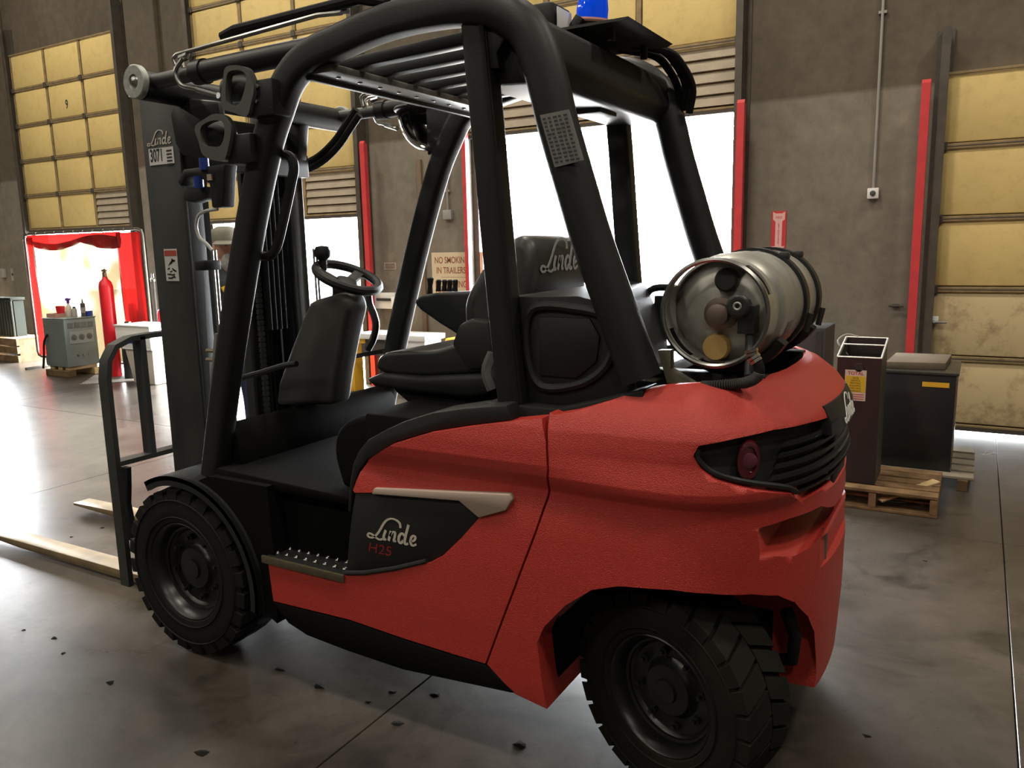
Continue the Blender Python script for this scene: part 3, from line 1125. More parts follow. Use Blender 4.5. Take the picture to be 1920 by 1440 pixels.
# stepped well behind the footstep
fw = MB()
fw.prism([(-2.02, 0.47), (-2.02, 0.735), (-1.42, 0.735), (-1.36, 0.70), (-1.36, 0.47)], 0.26, 0.30)
fw.build('step_riser', CABBLK, FL)
MB().prism([(-2.08, 0.735), (-2.05, 0.76), (-1.36, 0.735), (-1.36, 0.71), (-2.06, 0.71)], 0.06, 2 * YC - 0.06).build('cab_floor', CABBLK, FL, bevel=0.005)
# hood under the seat: curved front face
hood = catmull([(-1.50, 0.74), (-1.53, 0.86), (-1.50, 0.95), (-1.40, 1.00), (-1.20, 1.02), (-0.85, 1.03)], 5) + [(-0.85, 0.74)]
MB().prism(hood, 0.13, 2 * YC - 0.13).build('engine_hood', CABBLK, FL, bevel=0.02, seg=3)
# rear hood behind the seat with a rounded intake frame on its flank
rh = [(-0.86, 1.02), (-0.87, 1.36), (-0.83, 1.405), (-0.60, 1.41), (-0.53, 1.395), (-0.48, 1.30), (-0.44, 1.20), (-0.42, 1.02)]
RHO = MB().prism(rh, 0.14, 2 * YC - 0.14).xf(lambda x, y, z: (x - (0.26 * max(0, (y - 0.2)) if x > -0.8 else 0), y, z)).build('rear_hood', BLACKP, FL, bevel=0.02, seg=3)
for side in (0, 1):
    ring = catmull([(-0.72, 1.15), (-0.60, 1.16), (-0.52, 1.21), (-0.49, 1.28), (-0.51, 1.35), (-0.60, 1.375), (-0.74, 1.37), (-0.76, 1.25)], 6, True)
    m = MB().tube([(x, 0.139, z) for x, z in ring], 0.014, 8, closed=True)
    if side:
        mir(m)
    m.build('intake_frame', BLACKP, RHO)
    m = MB().prism([(-0.72, 1.18), (-0.60, 1.18), (-0.54, 1.23), (-0.53, 1.30), (-0.56, 1.35), (-0.72, 1.35)], 0.132, 0.15)
    if side:
        mir(m)
    m.build('intake_panel', BLACKP, RHO, bevel=0.004)

# footstep ----------------------------------------------------------------------
for side in (0, 1):
    m = MB().box(-1.775, -1.405, 0.012, 0.27, 0.462, 0.482)
    m2 = MB().box(-1.785, -1.40, 0.002, 0.014, 0.458, 0.486)
    m3 = MB()
    for i in range(8):
        for j in range(5):
            x = -1.745 + i * 0.045 + (0.012 if j % 2 else 0)
            m3.lathe((x, 0.045 + j * 0.048, 0.482), (0, 0, 1), [(0.009, 0), (0.009, 0.006), (0.006, 0.009), (0.003, 0.006)], 8)
    for q in (m, m2, m3):
        if side:
            mir(q)
    so = m.build('footstep', BLACK, FL, bevel=0.003)
    m2.build('step_edge', STEELD, so, bevel=0.003)
    tag(m3.build('step_studs', STEEL, so), kind='stuff')

# front fenders ------------------------------------------------------------------
FX, FZ, FR = -2.225, 0.335, 0.335
for side in (0, 1):
    m = MB()
    arc = []
    for i in range(25):
        a = math.radians(118 - i * 5.4)
        r = 0.385 + 0.03 * max(0, (i - 6) / 18)
        arc.append((FX + r * math.cos(a), FZ + r * math.sin(a)))
    arc2 = [(FX + (x - FX) * 0.955, FZ + (z - FZ) * 0.955) for x, z in arc]
    m.prism(arc + arc2[::-1], 0.0, 0.27)
    q = MB()
    q.prism(arc + [(FX + (x - FX) * 0.90, FZ + (z - FZ) * 0.90) for x, z in arc][::-1], 0.0, 0.018)
    w = MB()
    fill = [p for p in arc[8:]]
    w.prism(fill + [(-1.76, 0.22), (-1.75, 0.47), (-1.76, 0.735), (-2.06, 0.735)], 0.03, 0.27)
    for k_ in (m, q, w):
        if side:
            mir(k_)
    fo = m.build('front_fender', BLACKP, FL)
    q.build('fender_lip', BLACKP, fo)
    if True:
        w.build('fender_fill', CABBLK, FL)

# wheels --------------------------------------------------------------------------


def wheel(name, cx, cy, cz, R, w, lugs, steer=0.0, face=-1, chevron=False, m_tire=None):
    """tire with tread blocks; rim, hub and nuts are its own pieces"""
    ca, sa = math.cos(steer), math.sin(steer)

    def place(x, y, z):
        y *= face * -1
        return (cx + x * ca - y * sa, cy + x * sa + y * ca, cz + z)
    h = w / 2
    prof = [(0.57 * R, -0.86 * h), (0.60 * R, -0.95 * h), (0.70 * R, -1.0 * h), (0.82 * R, -1.0 * h), (0.89 * R, -0.96 * h), (0.925 * R, -0.9 * h), (0.93 * R, -0.5 * h), (0.935 * R, 0),
            (0.93 * R, 0.5 * h), (0.925 * R, 0.9 * h), (0.89 * R, 0.96 * h), (0.82 * R, h), (0.70 * R, h), (0.57 * R, 0.86 * h)]
    t = MB().lathe((0, 0, 0), (0, 1, 0), prof, 64, closed=True)
    # shallow moulded rings on the sidewall
    for s in (-1, 1):
        for r in (0.66, 0.86):
            t.lathe((0, 0, 0), (0, 1, 0), [((r - 0.008) * R, s * 0.99 * h), (r * R, s * 1.03 * h), ((r + 0.008) * R, s * 0.99 * h)], 64, ring=True)
    pit = 2 * math.pi / lugs
    for s in (-1, 1):
        for i in range(lugs):
            a0 = (i + (0.5 if s > 0 else 0)) * pit
            duty = 0.70 if not chevron else 0.86
            a1 = a0 + duty * pit
            sk_ = pit * (0.55 if chevron else 0.35)

            def pt(a, r, y):
                return (r * math.cos(a), y, r * math.sin(a))
            segs = [(1.0, 0.86, 0.0), (0.95, 0.985, 0.02), (0.5, 0.998, 0.5), (0.04 if not chevron else 0.02, 1.0, 1.0)]
            vs, fs = [], []
            for (yy, rr, k_) in segs:
                b0, b1 = a0 + sk_ * k_, a1 + sk_ * k_
                vs += [pt(b0, 0.86 * R, s * h * yy), pt(b0 + 0.004, rr * R, s * h * yy), pt(b1 - 0.004, rr * R, s * h * yy), pt(b1, 0.86 * R, s * h * yy)]
            for q in range(len(segs) - 1):
                o_ = q * 4
                fs += [(o_, o_ + 1, o_ + 5, o_ + 4), (o_ + 1, o_ + 2, o_ + 6, o_ + 5), (o_ + 2, o_ + 3, o_ + 7, o_ + 6)]
            fs += [(0, 3, 2, 1), (12, 13, 14, 15)]
            t.add(vs, fs)
    t.xf(place)
    to = t.build(name, m_tire or RUBBER, FL, smooth=30)
    rimp = [(0.575 * R, -0.80 * h), (0.60 * R, -0.88 * h), (0.575 * R, -0.93 * h), (0.545 * R, -0.86 * h), (0.52 * R, -0.62 * h), (0.50 * R, -0.45 * h), (0.47 * R, -0.40 * h), (0.44 * R, -0.30 * h),
            (0.30 * R, -0.26 * h), (0.26 * R, -0.34 * h), (0.24 * R, -0.50 * h), (0.12 * R, -0.54 * h), (0.11 * R, -0.62 * h), (0.0, -0.64 * h)]
    MB().lathe((0, 0, 0), (0, 1, 0), rimp, 48, ring=True).xf(place).build('rim', RIM, to, smooth=40)
    MB().lathe((0, 0, 0), (0, 1, 0), [(0.50 * R, -0.50 * h), (0.475 * R, -0.47 * h), (0.47 * R, -0.40 * h), (0.50 * R, -0.40 * h)], 48, closed=True).xf(place).build('lock_ring', RIM, to)
    for i in range(8):
        a = i * math.pi / 4 + 0.2
        x, z = 0.36 * R * math.cos(a), 0.36 * R * math.sin(a)
        MB().lathe((x, -0.26 * h, z), (0, -1, 0), [(0.012, -0.01), (0.012, 0.016), (0.007, 0.017), (0.007, 0.03), (0, 0.03)], 6).xf(place).build('lug_nut', RIM, to, smooth=0)
    return to


wheel('front_wheel', FX, 0.108, FR, FR, 0.21, 24)
wheel('front_wheel', FX, 2 * YC - 0.108, FR, FR, 0.21, 24, face=1)
RWX, RWR = -0.31, 0.30
ST = math.radians(-18)
wheel('rear_wheel', RWX, 0.185, RWR, RWR, 0.21, 26, steer=ST, chevron=True, m_tire=RUBBERD)
wheel('rear_wheel', RWX, 2 * YC - 0.185, RWR, RWR, 0.21, 26, steer=ST, face=1, chevron=True, m_tire=RUBBERD)
m = MB()
m.box(RWX - 0.08, RWX + 0.08, 0.30, 2 * YC - 0.30, 0.22, 0.40)
m.cyl((RWX, 0.20, 0.30), (RWX, 2 * YC - 0.20, 0.30), 0.05, 16)
m.box(RWX - 0.05, RWX + 0.10, 0.5, 0.73, 0.36, 0.52)
m.build('steer_axle', BLACK, FL, bevel=0.01)
MB().tube([(-0.05, 0.34, 0.52), (-0.02, 0.33, 0.45), (-0.03, 0.36, 0.36), (-0.12, 0.40, 0.32)], 0.018, 10).build('axle_hose', RUBBER, FL)
MB().cyl((FX, 0.2, FR), (FX, 2 * YC - 0.2, FR), 0.09, 20).build('drive_axle', BLACK, FL)
# ------------------------------------------------------------------ overhead guard
GY = 0.115


def rsec(a, b_, r=0.35, n=5):
    """rounded rectangle section"""
    pts = []
    for i in range(4 * n):
        t = 2 * math.pi * (i + 0.5) / (4 * n)
        c_, s_ = math.cos(t), math.sin(t)
        pts.append((a * math.copysign(abs(c_) ** r, c_), b_ * math.copysign(abs(s_) ** r, s_)))
    return pts


frame_px = [(403, 890), (426, 705), (463, 465), (497, 290), (522, 205), (543, 150), (580, 108), (640, 78), (715, 46), (800, 24), (875, 14), (935, 20), (985, 52), (1011, 100), (1030, 165), (1048, 240), (1080, 350), (1112, 456), (1172, 625), (1203, 712)]
fp = [at(x, y, GY) for x, y in frame_px]
path = catmull(fp, 5)
secs = []
N = len(path)
for i in range(N):
    u = i / (N - 1)
    if u < 0.45:
        secs.append(rsec(0.047, 0.040, 0.45))
    else:
        k = min(1, (u - 0.45) / 0.15)
        secs.append(rsec(0.047 + 0.009 * k, 0.040 + 0.014 * k, 0.45 + 0.5 * k))
for side in (0, 1):
    m = MB().sweep(path, secs, up=(0, 1, 0))
    bp_ = catmull([at(x, y, GY + 0.01) for x, y in [(897, 45), (905, 140), (915, 240), (930, 410), (946, 580), (966, 775)]], 4)
    m2 = MB().sweep(bp_, rsec(0.042, 0.032, 0.3), up=(0, 1, 0))
    # trim strip down the inner edge of the post
    ip = [(x + 0.030, y - 0.034, z) for x, y, z in bp_]
    m3 = MB().sweep(ip, rsec(0.008, 0.004, 0.6, 2), up=(0, 1, 0))
    gus = xz([(878, 50), (905, 30), (960, 40), (950, 75), (935, 100), (940, 130), (888, 130), (882, 85)], GY)
    m4 = MB().prism(gus, GY - 0.012, GY + 0.02)
    for q in (m, m2, m3, m4):
        if side:
            mir(q)
    go = m.build('guard_frame', BLACK, FL)
    po = m2.build('guard_post', BLACK, FL)
    m3.build('post_seal', RUBBER, po)
    m4.build('gusset', BLACK, go, bevel=0.004)
    if side == 0:
        guard_near, post_near = go, po
    else:
        guard_far = go
FY = 2 * YC - GY
# cross members and roof bars
zr = 2.135
MB().box(-1.52, -1.42, GY, FY, zr - 0.035, zr - 0.012).build('front_cross_member', mat('grey_steel', (0.12, 0.115, 0.10), 0.45, var=0.3, vscale=12), FL, bevel=0.004)
MB().box(-1.535, -1.515, GY, FY, zr - 0.05, zr + 0.03).build('front_cross_flange', BLACK, FL, bevel=0.003)
for i in range(6):
    y = GY + (FY - GY) * (i + 1) / 7
    MB().bar((-1.50, y, zr + 0.012), (-0.82, y, zr + 0.035), 0.045, 0.04).build('roof_bar', BLACK, FL, bevel=0.008)
for i in range(9):
    y = GY + 0.08 + i * (FY - GY - 0.16) / 8
    MB().lathe((-1.47, y, zr - 0.035), (0, 0, -1), [(0.008, 0), (0.008, 0.004), (0, 0.006)], 6).build('bolt', STEEL, FL, smooth=0)
rb = [(-0.92, 2.00), (-0.93, 2.10), (-0.86, 2.175), (-0.76, 2.185), (-0.68, 2.14), (-0.66, 2.04), (-0.70, 1.985)]
MB().prism(rb, GY + 0.02, FY - 0.02).build('rear_cross_beam', BLACK, FL, bevel=0.012)
# perforated speaker plate under the beam
sp = MB().box(-0.84, -0.74, 0.62, 0.76, 1.975, 2.01).build('alarm_speaker', CHAR, FL, bevel=0.004)
# rear lamp tray with beacon
tray = MB().prism([(-0.84, 2.20), (-0.60, 2.20), (-0.58, 2.208), (-0.84, 2.208)], 0.46, 0.86)
tray = tray.build('beacon_tray', CHAR, FL)
for (x, y) in ((-0.80, 0.52), (-0.66, 0.52), (-0.80, 0.80), (-0.66, 0.80)):
    MB().cyl((x, y, 2.16), (x, y, 2.215), 0.012, 10).build('tray_bolt', BLACK, tray)
bc = np.array(at(1112, 6, 0.66))
bdir = np.array([0.15, -0.10, 1.0])
bdir /= np.linalg.norm(bdir)
bo = MB().lathe(bc - bdir * 0.085, bdir, [(0.05, -0.02), (0.055, 0.0), (0.055, 0.035), (0.045, 0.04)], 24).build('beacon_base', BLACK, FL)
MB().lathe(bc - bdir * 0.048, bdir, [(0.052, 0.0), (0.052, 0.03), (0.046, 0.065), (0.03, 0.09), (0.0, 0.10)], 24).build('beacon_lens', BLUE, bo)
MB().lathe(bc - bdir * 0.052, bdir, [(0.056, -0.006), (0.058, 0), (0.056, 0.006)], 24, ring=True).build('beacon_band', mat('pale_band', (0.55, 0.25, 0.22), 0.5), bo)
MB().bar((-0.86, 0.6, 2.19), (-0.80, 0.61, 2.27), 0.05, 0.03).build('beacon_bracket', BLACK, bo, bevel=0.004)
lw = MB().box(-0.93, -0.84, 0.48, 0.62, 2.20, 2.30).build('rear_work_lamp', BLACK, FL, bevel=0.012)
MB().box(-0.835, -0.83, 0.50, 0.60, 2.215, 2.285).build('lamp_lens', WHITEP, lw, bevel=0.002)
hs = [(-0.70, 0.80, 2.21), (-0.62, 0.92, 2.20), (-0.60, 1.02, 2.17), (-0.58, 1.08, 2.10), (-0.60, 1.11, 2.02)]
for k in range(3):
    MB().tube(catmull([(x - 0.03 * k, y + 0.012 * k, z + 0.014 * (k % 2)) for x, y, z in hs], 5), 0.014, 8).build('roof_hose', RUBBER, FL)
# label on the slanted tube
la = [at(x, y, GY - 0.057) for x, y in [(1012, 216), (1066, 205), (1094, 300), (1040, 314)]]
lab = MB().prism_dir(la, (0, 0.004, 0))
lab = lab.build('tube_label', mat('label_grey', (0.16, 0.16, 0.155), 0.5), FL, smooth=0)
A, B_, C_, D_ = (np.array(p) for p in la)
m = MB()
for i in range(12):
    v = 0.07 + i * 0.075
    for j in range(5):
        u0, u1 = 0.06 + j * 0.18, 0.06 + j * 0.18 + random.uniform(0.09, 0.16)
        p = (A + (D_ - A) * v) + (B_ - A) * u0
        q = (A + (D_ - A) * v) + (B_ - A) * u1
        dn = (D_ - A) * 0.032
        off = np.array([0, -0.0012, 0])
        m.add([p + off, q + off, q + dn + off, p + dn + off], [(0, 1, 2, 3)])
m.build('label_print', INK, lab, smooth=0, clean=False)

# far-side mirror dome and grab handle
md = MB()
mc = np.array(at(800, 205, FY - 0.05))
vs, fs = [], []
for i in range(11):
    th = math.pi / 2 * i / 10
    for j in range(21):
        ph = math.pi * 0.5 + math.pi * 1.0 * j / 20
        r = 0.14
        vs.append((mc[0] + r * math.sin(th) * math.cos(ph) * 0.95, mc[1] + r * math.sin(th) * math.sin(ph) * 0.9, mc[2] - 0.175 * math.cos(th)))
for i in range(10):
    for j in range(20):
        a = i * 21 + j
        fs.append((a, a + 1, a + 22, a + 21))
md.add(vs, fs)
mo = md.build('panoramic_mirror', mat('mirror_glass', (0.35, 0.34, 0.33), 0.12, metal=1.0, var=0.4, vscale=9), FL, smooth=60)
mr_ = [(mc[0] + 0.135 * math.cos(math.pi * (0.5 + j / 20.0)) , mc[1] + 0.128 * math.sin(math.pi * (0.5 + j / 20.0)), mc[2]) for j in range(21)]
MB().tube(mr_, 0.010, 8).build('mirror_rim', BLACK, mo)
MB().prism([(mc[0] - 0.02, mc[2] - 0.19), (mc[0] + 0.13, mc[2] - 0.15), (mc[0] + 0.16, mc[2] + 0.05), (mc[0] - 0.02, mc[2] + 0.06)], FY - 0.03, FY + 0.02).build('mirror_bracket', BLACK, FL, bevel=0.006)

# grab handle on the near front pillar
gh = [at(x, y, GY + 0.05) for x, y in [(505, 290), (540, 292), (551, 312), (546, 345), (530, 420), (519, 462), (505, 480), (478, 478)]]
MB().tube(catmull(gh, 6), 0.017, 10).build('grab_handle', BLACKP, guard_near)

# hoses drooping from the far tilt cylinder to the mast
for k in range(2):
    MB().tube(catmull([at(x + 6 * k, y + 10 * k, 1.02) for x, y in [(668, 205), (650, 232), (630, 262), (602, 290), (575, 305), (548, 312)]], 5), 0.017, 8).build('tilt_hose', RUBBER, FL)
# work lamps with ring guards on the near front pillar ----------------------------


def ring_lamp(px_out, px_in, y, name):
    """flat ring guard with a lamp body behind it"""
    po = catmull([(*p, 0) for p in xz(px_out, y)], 5, True)
    pi_ = catmull([(*p, 0) for p in xz(px_in, y)], 5, True)
    def by_angle(q):
        cx, cz = sum(p[0] for p in q) / len(q), sum(p[1] for p in q) / len(q)
        ang = sorted((math.atan2(p[1] - cz, p[0] - cx), math.hypot(p[0] - cx, p[1] - cz)) for p in q)
        A_ = [a for a, _ in ang]
        D = [d for _, d in ang]
        A_ = [A_[-1] - 2 * math.pi] + A_ + [A_[0] + 2 * math.pi]
        D = [D[-1]] + D + [D[0]]
        return [(cx + np.interp(t, A_, D) * math.cos(t), cz + np.interp(t, A_, D) * math.sin(t)) for t in [-math.pi + 2 * math.pi * i / 48 for i in range(48)]]
    po, pi_ = by_angle(po), by_angle(pi_)
    ci = (sum(p[0] for p in pi_) / 48, sum(p[1] for p in pi_) / 48)
    pi_ = [(ci[0] + (p[0] - ci[0]) * 1.13, ci[1] + (p[1] - ci[1]) * 1.10) for p in pi_]
    n_ = len(po)
    m = MB()
    vs = [(p[0], y, p[1]) for p in po] + [(p[0], y, p[1]) for p in pi_] + [(p[0], y + 0.025, p[1]) for p in po] + [(p[0], y + 0.025, p[1]) for p in pi_]
    fs = []
    for i in range(n_):
        j = (i + 1) % n_
        fs += [(i, j, n_ + j, n_ + i), (2 * n_ + i, 3 * n_ + i, 3 * n_ + j, 2 * n_ + j), (i, 2 * n_ + i, 2 * n_ + j, j), (n_ + i, n_ + j, 3 * n_ + j, 3 * n_ + i)]
    m.add(vs, fs)
    o = m.build(name, GREYR, FL, smooth=40)
    return o


r1 = ring_lamp([(422, 127), (440, 122), (460, 127), (470, 145), (476, 165), (470, 195), (462, 218), (440, 212), (418, 203), (414, 185), (418, 150)],
               [(428, 140), (442, 134), (455, 138), (459, 150), (455, 172), (447, 192), (435, 194), (426, 188), (425, 165)], 0.03, 'lamp_guard')
r2 = ring_lamp([(385, 222), (400, 214), (416, 215), (428, 228), (433, 245), (428, 275), (420, 300), (400, 300), (380, 290), (372, 265), (365, 238)],
               [(380, 238), (395, 229), (412, 229), (418, 240), (417, 258), (410, 272), (394, 272), (383, 270), (378, 252)], 0.03, 'lamp_guard')
for r, c_, sz in ((r1, (446, 165), 0.042), (r2, (402, 250), 0.045)):
    q = at(c_[0] + 14, c_[1], 0.10)
    MB().lathe((q[0] - 0.02, q[1] + 0.0, q[2]), (1, 0.25, 0), [(0.0, -0.06), (sz * 0.8, -0.06), (sz, -0.045), (sz, 0.02), (sz * 0.55, 0.06), (0, 0.065)], 20).build('lamp_body', BLACKP, r)
bx = MB()
for x0, y0_, x1, y1_ in ((465, 155, 520, 215), (430, 255, 478, 305)):
    a, b_ = at(x0, y0_, 0.06), at(x1, y1_, 0.06)
    bx.box(a[0], b_[0], 0.045, 0.12, b_[2], a[2])
bx.build('lamp_bracket', BLACK, FL, bevel=0.005)
for x, y in ((473, 165), (484, 162), (478, 178), (482, 190)):
    q = at(x, y, 0.045)
    MB().lathe(q, (0, -1, 0), [(0.007, 0), (0.007, 0.006), (0, 0.007)], 6).build('bolt', STEEL, FL, smooth=0)

# tilt cylinders up by the roof ----------------------------------------------------
for side in (0, 1):
    y = GY + 0.005
    zt = 2.175
    parts = []
    m = MB()
    m.cyl((-2.02, y, zt - 0.004), (-1.40, y, zt + 0.004), 0.037, 20)
    m.lathe((-2.02, y, zt - 0.004), (-1, 0, 0), [(0.042, -0.02), (0.042, 0.03), (0.03, 0.035)], 20)
    m2 = MB().cyl((-2.30, y, zt - 0.008), (-2.0, y, zt - 0.004), 0.026, 16)
    m3 = MB().lathe((-2.315, y - 0.055, zt - 0.012), (0, -1, 0), [(0.018, -0.02), (0.055, -0.02), (0.060, -0.016), (0.060, 0.002), (0.056, 0.006), (0.026, 0.006), (0.024, 0.0)], 28)
    m4 = MB().lathe((-2.315, y - 0.056, zt - 0.012), (0, -1, 0), [(0.022, 0.0), (0.014, 0.006), (0.0, 0.007)], 20)
    m5 = MB()
    for dz, dy in ((0.062, -0.02), (0.074, 0.012)):
        m5.tube([(-2.13, y + dy, zt + 0.02), (-2.14, y + dy, zt + dz - 0.01), (-2.12, y + dy, zt + dz), (-1.46, y + dy, zt + dz + 0.028), (-1.36, y + dy, zt + dz + 0.02)], 0.0075, 8)
    m6 = MB().tube([(-1.90, y - 0.005, zt + 0.092), (-1.84, y - 0.005, zt + 0.105), (-1.3, y - 0.005, zt + 0.115), (-1.2, y, zt + 0.09)], 0.017, 10)
    m7 = MB().tube(catmull([(-2.08, y - 0.03, zt + 0.04), (-2.11, y - 0.04, zt), (-2.09, y - 0.035, zt - 0.045), (-2.04, y - 0.02, zt - 0.06), (-1.97, y, zt - 0.085)], 5), 0.008, 8)
    m7.cyl((-2.10, y - 0.02, zt + 0.045), (-2.06, y - 0.02, zt + 0.05), 0.014, 8)
    m7.cyl((-2.03, y - 0.02, zt - 0.065), (-1.95, y, zt - 0.09), 0.011, 8)
    for q in (m, m2, m3, m4, m5, m6, m7):
        if side:
            mir(q)
    o = m.build('tilt_cylinder', BLACK, FL)
    m2.build('cylinder_rod', CHAR, o)
    m3.build('pivot_washer', ZINC, o)
    m4.build('pivot_pin', STEEL, o)
    m5.build('hydraulic_pipe', STEEL, o)
    m6.build('hydraulic_hose', RUBBER, o)
    m7.build('pipe_fitting', STEEL, o)

# mast ---------------------------------------------------------------------------------
MX0, MX1 = -2.605, -2.385
for side in (0, 1):
    m = MB()
    zt = 2.165
    # outer channel opening inward
    m.box(MX0, MX1, 0.285, 0.305, 0.10, zt)
    m.box(MX0, MX0 + 0.025, 0.305, 0.375, 0.10, zt)
    m.box(MX1 - 0.025, MX1, 0.305, 0.375, 0.10, zt)
    m2 = MB()
    m2.box(MX0 + 0.03, MX1 - 0.03, 0.375, 0.39, 0.14, 2.06)
    m2.box(MX0 + 0.03, MX0 + 0.05, 0.33, 0.43, 0.14, 2.06)
    m2.box(MX1 - 0.05, MX1 - 0.03, 0.33, 0.43, 0.14, 2.06)
    m3 = MB().cyl((MX1 - 0.11, 0.43, 0.2), (MX1 - 0.11, 0.43, 1.95), 0.035, 16)
    m3.lathe((MX1 - 0.11, 0.43, 1.95), (0, 0, 1), [(0.035, 0), (0.042, 0.01), (0.042, 0.05), (0.022, 0.06), (0.022, 0.12), (0, 0.12)], 16)
    m4 = MB()
    for dx in (0.0, 0.018):
        m4.tube([(MX1 + 0.085 + dx, 0.33, 1.56), (MX1 + 0.088 + dx, 0.325, 1.0), (MX1 + 0.09 + dx, 0.33, 0.55)], 0.006, 8)
    mf = MB()
    # dark head fitting: rollers and hose guides at the top of the channel
    mf.prism(xz([(322, 215), (332, 190), (360, 185), (412, 190), (420, 240), (412, 292), (380, 300), (345, 292), (332, 270)], 0.265), 0.255, 0.285)
    for q in (m, m2, m3, m4, mf):
        if side:
            mir(q)
    o = m.build('mast_channel', CHAR, FL, bevel=0.005)
    if side == 0:
        mast_near = o
    m2.build('inner_channel', CABBLK, FL, bevel=0.004)
    m3.build('lift_cylinder', CABBLK, FL)
    m4.build('mast_pipe', STEEL, FL)
    if side == 0:
        mf.build('mast_head_plate', BLACK, FL, bevel=0.01)
MB().box(MX0 + 0.02, MX1 - 0.02, 0.30, 2 * YC - 0.30, 2.02, 2.10).build('mast_top_beam', BLACK, FL, bevel=0.006)
MB().box(MX0 + 0.05, MX1, 0.30, 2 * YC - 0.30, 0.16, 0.32).build('mast_bottom_beam', BLACK, FL, bevel=0.006)
MB().box(MX1, MX1 + 0.06, 0.30, 2 * YC - 0.30, 1.88, 1.98).build('cylinder_bridge', BLACK, FL, bevel=0.006)
MB().cyl((-2.315, 0.09, 2.155), (-2.315, 2 * YC - 0.09, 2.155), 0.052, 24).build('mast_cross_tube', BLACK, FL)
for side in (0, 1):
    m = MB().prism([(MX1 - 0.05, 1.99), (-2.34, 2.20), (-2.28, 2.20), (MX1 + 0.06, 1.95)], 0.31, 0.37)
    if side:
        mir(m)
    m.build('mast_ear', BLACK, FL, bevel=0.008)
# chains and hoses in the middle of the mast
for y in (0.66, 0.82):
    m = MB()
    for i in range(60):
        z = 0.55 + i * 0.025
        m.box(-2.44, -2.425, y, y + 0.028, z, z + 0.018)
        m.box(-2.437, -2.428, y + 0.004, y + 0.024, z + 0.015, z + 0.028)
    m.build('lift_chain', CHAR, FL, smooth=0)
for y in (0.70, 0.73, 0.76, 0.79):
    MB().tube(catmull([(-2.46, y, 0.55), (-2.47, y, 1.2), (-2.46, y, 1.95), (-2.43, y, 2.04), (-2.40, y, 1.95), (-2.40, y, 1.2)], 6), 0.011, 8).build('mast_hose', RUBBER, FL)
for y in (0.62,):
    MB().box(-2.50, -2.47, 0.66, 0.86, 0.5, 1.95).build('hose_cover', BLACK, FL, bevel=0.006)
# hose clamp and spare lamp cluster on the near channel (blue plugs)
q0, q1 = at(345, 322, 0.24), at(425, 388, 0.24)
hc = MB()
hc.prism(xz([(352, 318), (430, 308), (428, 322), (425, 388), (405, 390), (400, 345), (375, 330), (356, 332), (346, 350), (340, 340)], 0.24), 0.22, 0.28)
hc.prism(xz([(348, 352), (392, 350), (392, 372), (368, 380), (350, 376)], 0.25), 0.235, 0.29)
hc = hc.build('valve_block', BLACKP, FL, bevel=0.006)
for x, y in ((384, 308), (374, 342)):
    q = at(x, y, 0.225)
    MB().cyl((q[0], 0.222, q[2] - 0.022), (q[0], 0.222, q[2] + 0.022), 0.018, 12).build('blue_connector', BLUEP, hc)
q = at(396, 333, 0.222)
MB().box(q[0] - 0.012, q[0] + 0.012, 0.212, 0.222, q[2] - 0.01, q[2] + 0.012).build('valve_tag', CREAM, hc)
MB().tube(catmull([at(x, y, 0.23) for x, y in [(408, 392), (385, 396), (372, 405), (368, 425), (374, 445), (388, 458), (398, 470)]], 6), 0.0065, 8).build('white_cable', mat('cable_pale', (0.42, 0.42, 0.40), 0.5), hc)
cl = at(395, 492, 0.24)
MB().box(cl[0] - 0.07, cl[0] - 0.012, 0.22, 0.30, cl[2] - 0.03, cl[2] + 0.008).build('hose_clamp', BLACK, FL, bevel=0.005)
# bolts on a bracket lower down
for y in (657, 674):
    q = at(388, y, 0.23)
    MB().cyl(q, (q[0] + 0.07, q[1], q[2]), 0.008, 8).build('bracket_bolt', STEELD, FL)
q = at(407, 640, 0.22)
MB().bar(at(408, 625, 0.20), at(388, 870, 0.14), 0.016, 0.02, up=(0, 1, 0)).build('gas_strut', mat('strut_grey', (0.10, 0.095, 0.08), 0.5), FL, bevel=0.003)
# decals on the near mast channel
yy = 0.2845
lo = at(277, 272, yy)
wordmark('mast_script', (lo[0], yy, lo[2] - 0.01), (1, 0, 0.0), (0, 0, 1), (0, -1, 0), 0.155, mat('mast_cream', (0.50, 0.46, 0.40), 0.6), mast_near)
a, b_ = at(279, 280, yy), at(327, 297, yy)
pl = MB().box(a[0], b_[0], yy - 0.002, yy, b_[2] - 0.018, a[2]).build('fleet_number_plate', mat('plate_white', (0.55, 0.54, 0.52), 0.6), mast_near, smooth=0)
text('fleet_number', '3071', 0.068, (a[0] + 0.006, yy - 0.0022, b_[2] - 0.004), INK, pl, bold=0.0015, sx=0.60)
m = MB()
for i in range(5):
    m.box(b_[0] - 0.042, b_[0] - 0.010, yy - 0.0026, yy - 0.002, a[2] - 0.018 - i * 0.013, a[2] - 0.011 - i * 0.013)
m.build('small_print', INK, pl, smooth=0)
a, b_ = at(309, 467, yy), at(338, 527, yy)
pl = MB().box(a[0] - 0.005, a[0] + 0.075, yy - 0.002, yy, b_[2], a[2]).build('warning_label', mat('label_white', (0.50, 0.49, 0.47), 0.6), mast_near, smooth=0)
MB().box(a[0] - 0.002, a[0] + 0.072, yy - 0.0028, yy - 0.002, a[2] - 0.028, a[2] - 0.006).build('warning_band', REDP, pl, smooth=0)
m = MB()
rr = random.Random(3)
for i in range(16):
    x = a[0] + rr.uniform(0.005, 0.055)
    z = b_[2] + rr.uniform(0.01, a[2] - b_[2] - 0.045)
    m.obox((x, yy - 0.0025, z), (rr.uniform(0.004, 0.012), 0, rr.uniform(-0.008, 0.008)), (0, 0.0004, 0), (0.001, 0, 0.003))
m.build('pictogram', INK, pl, smooth=0)

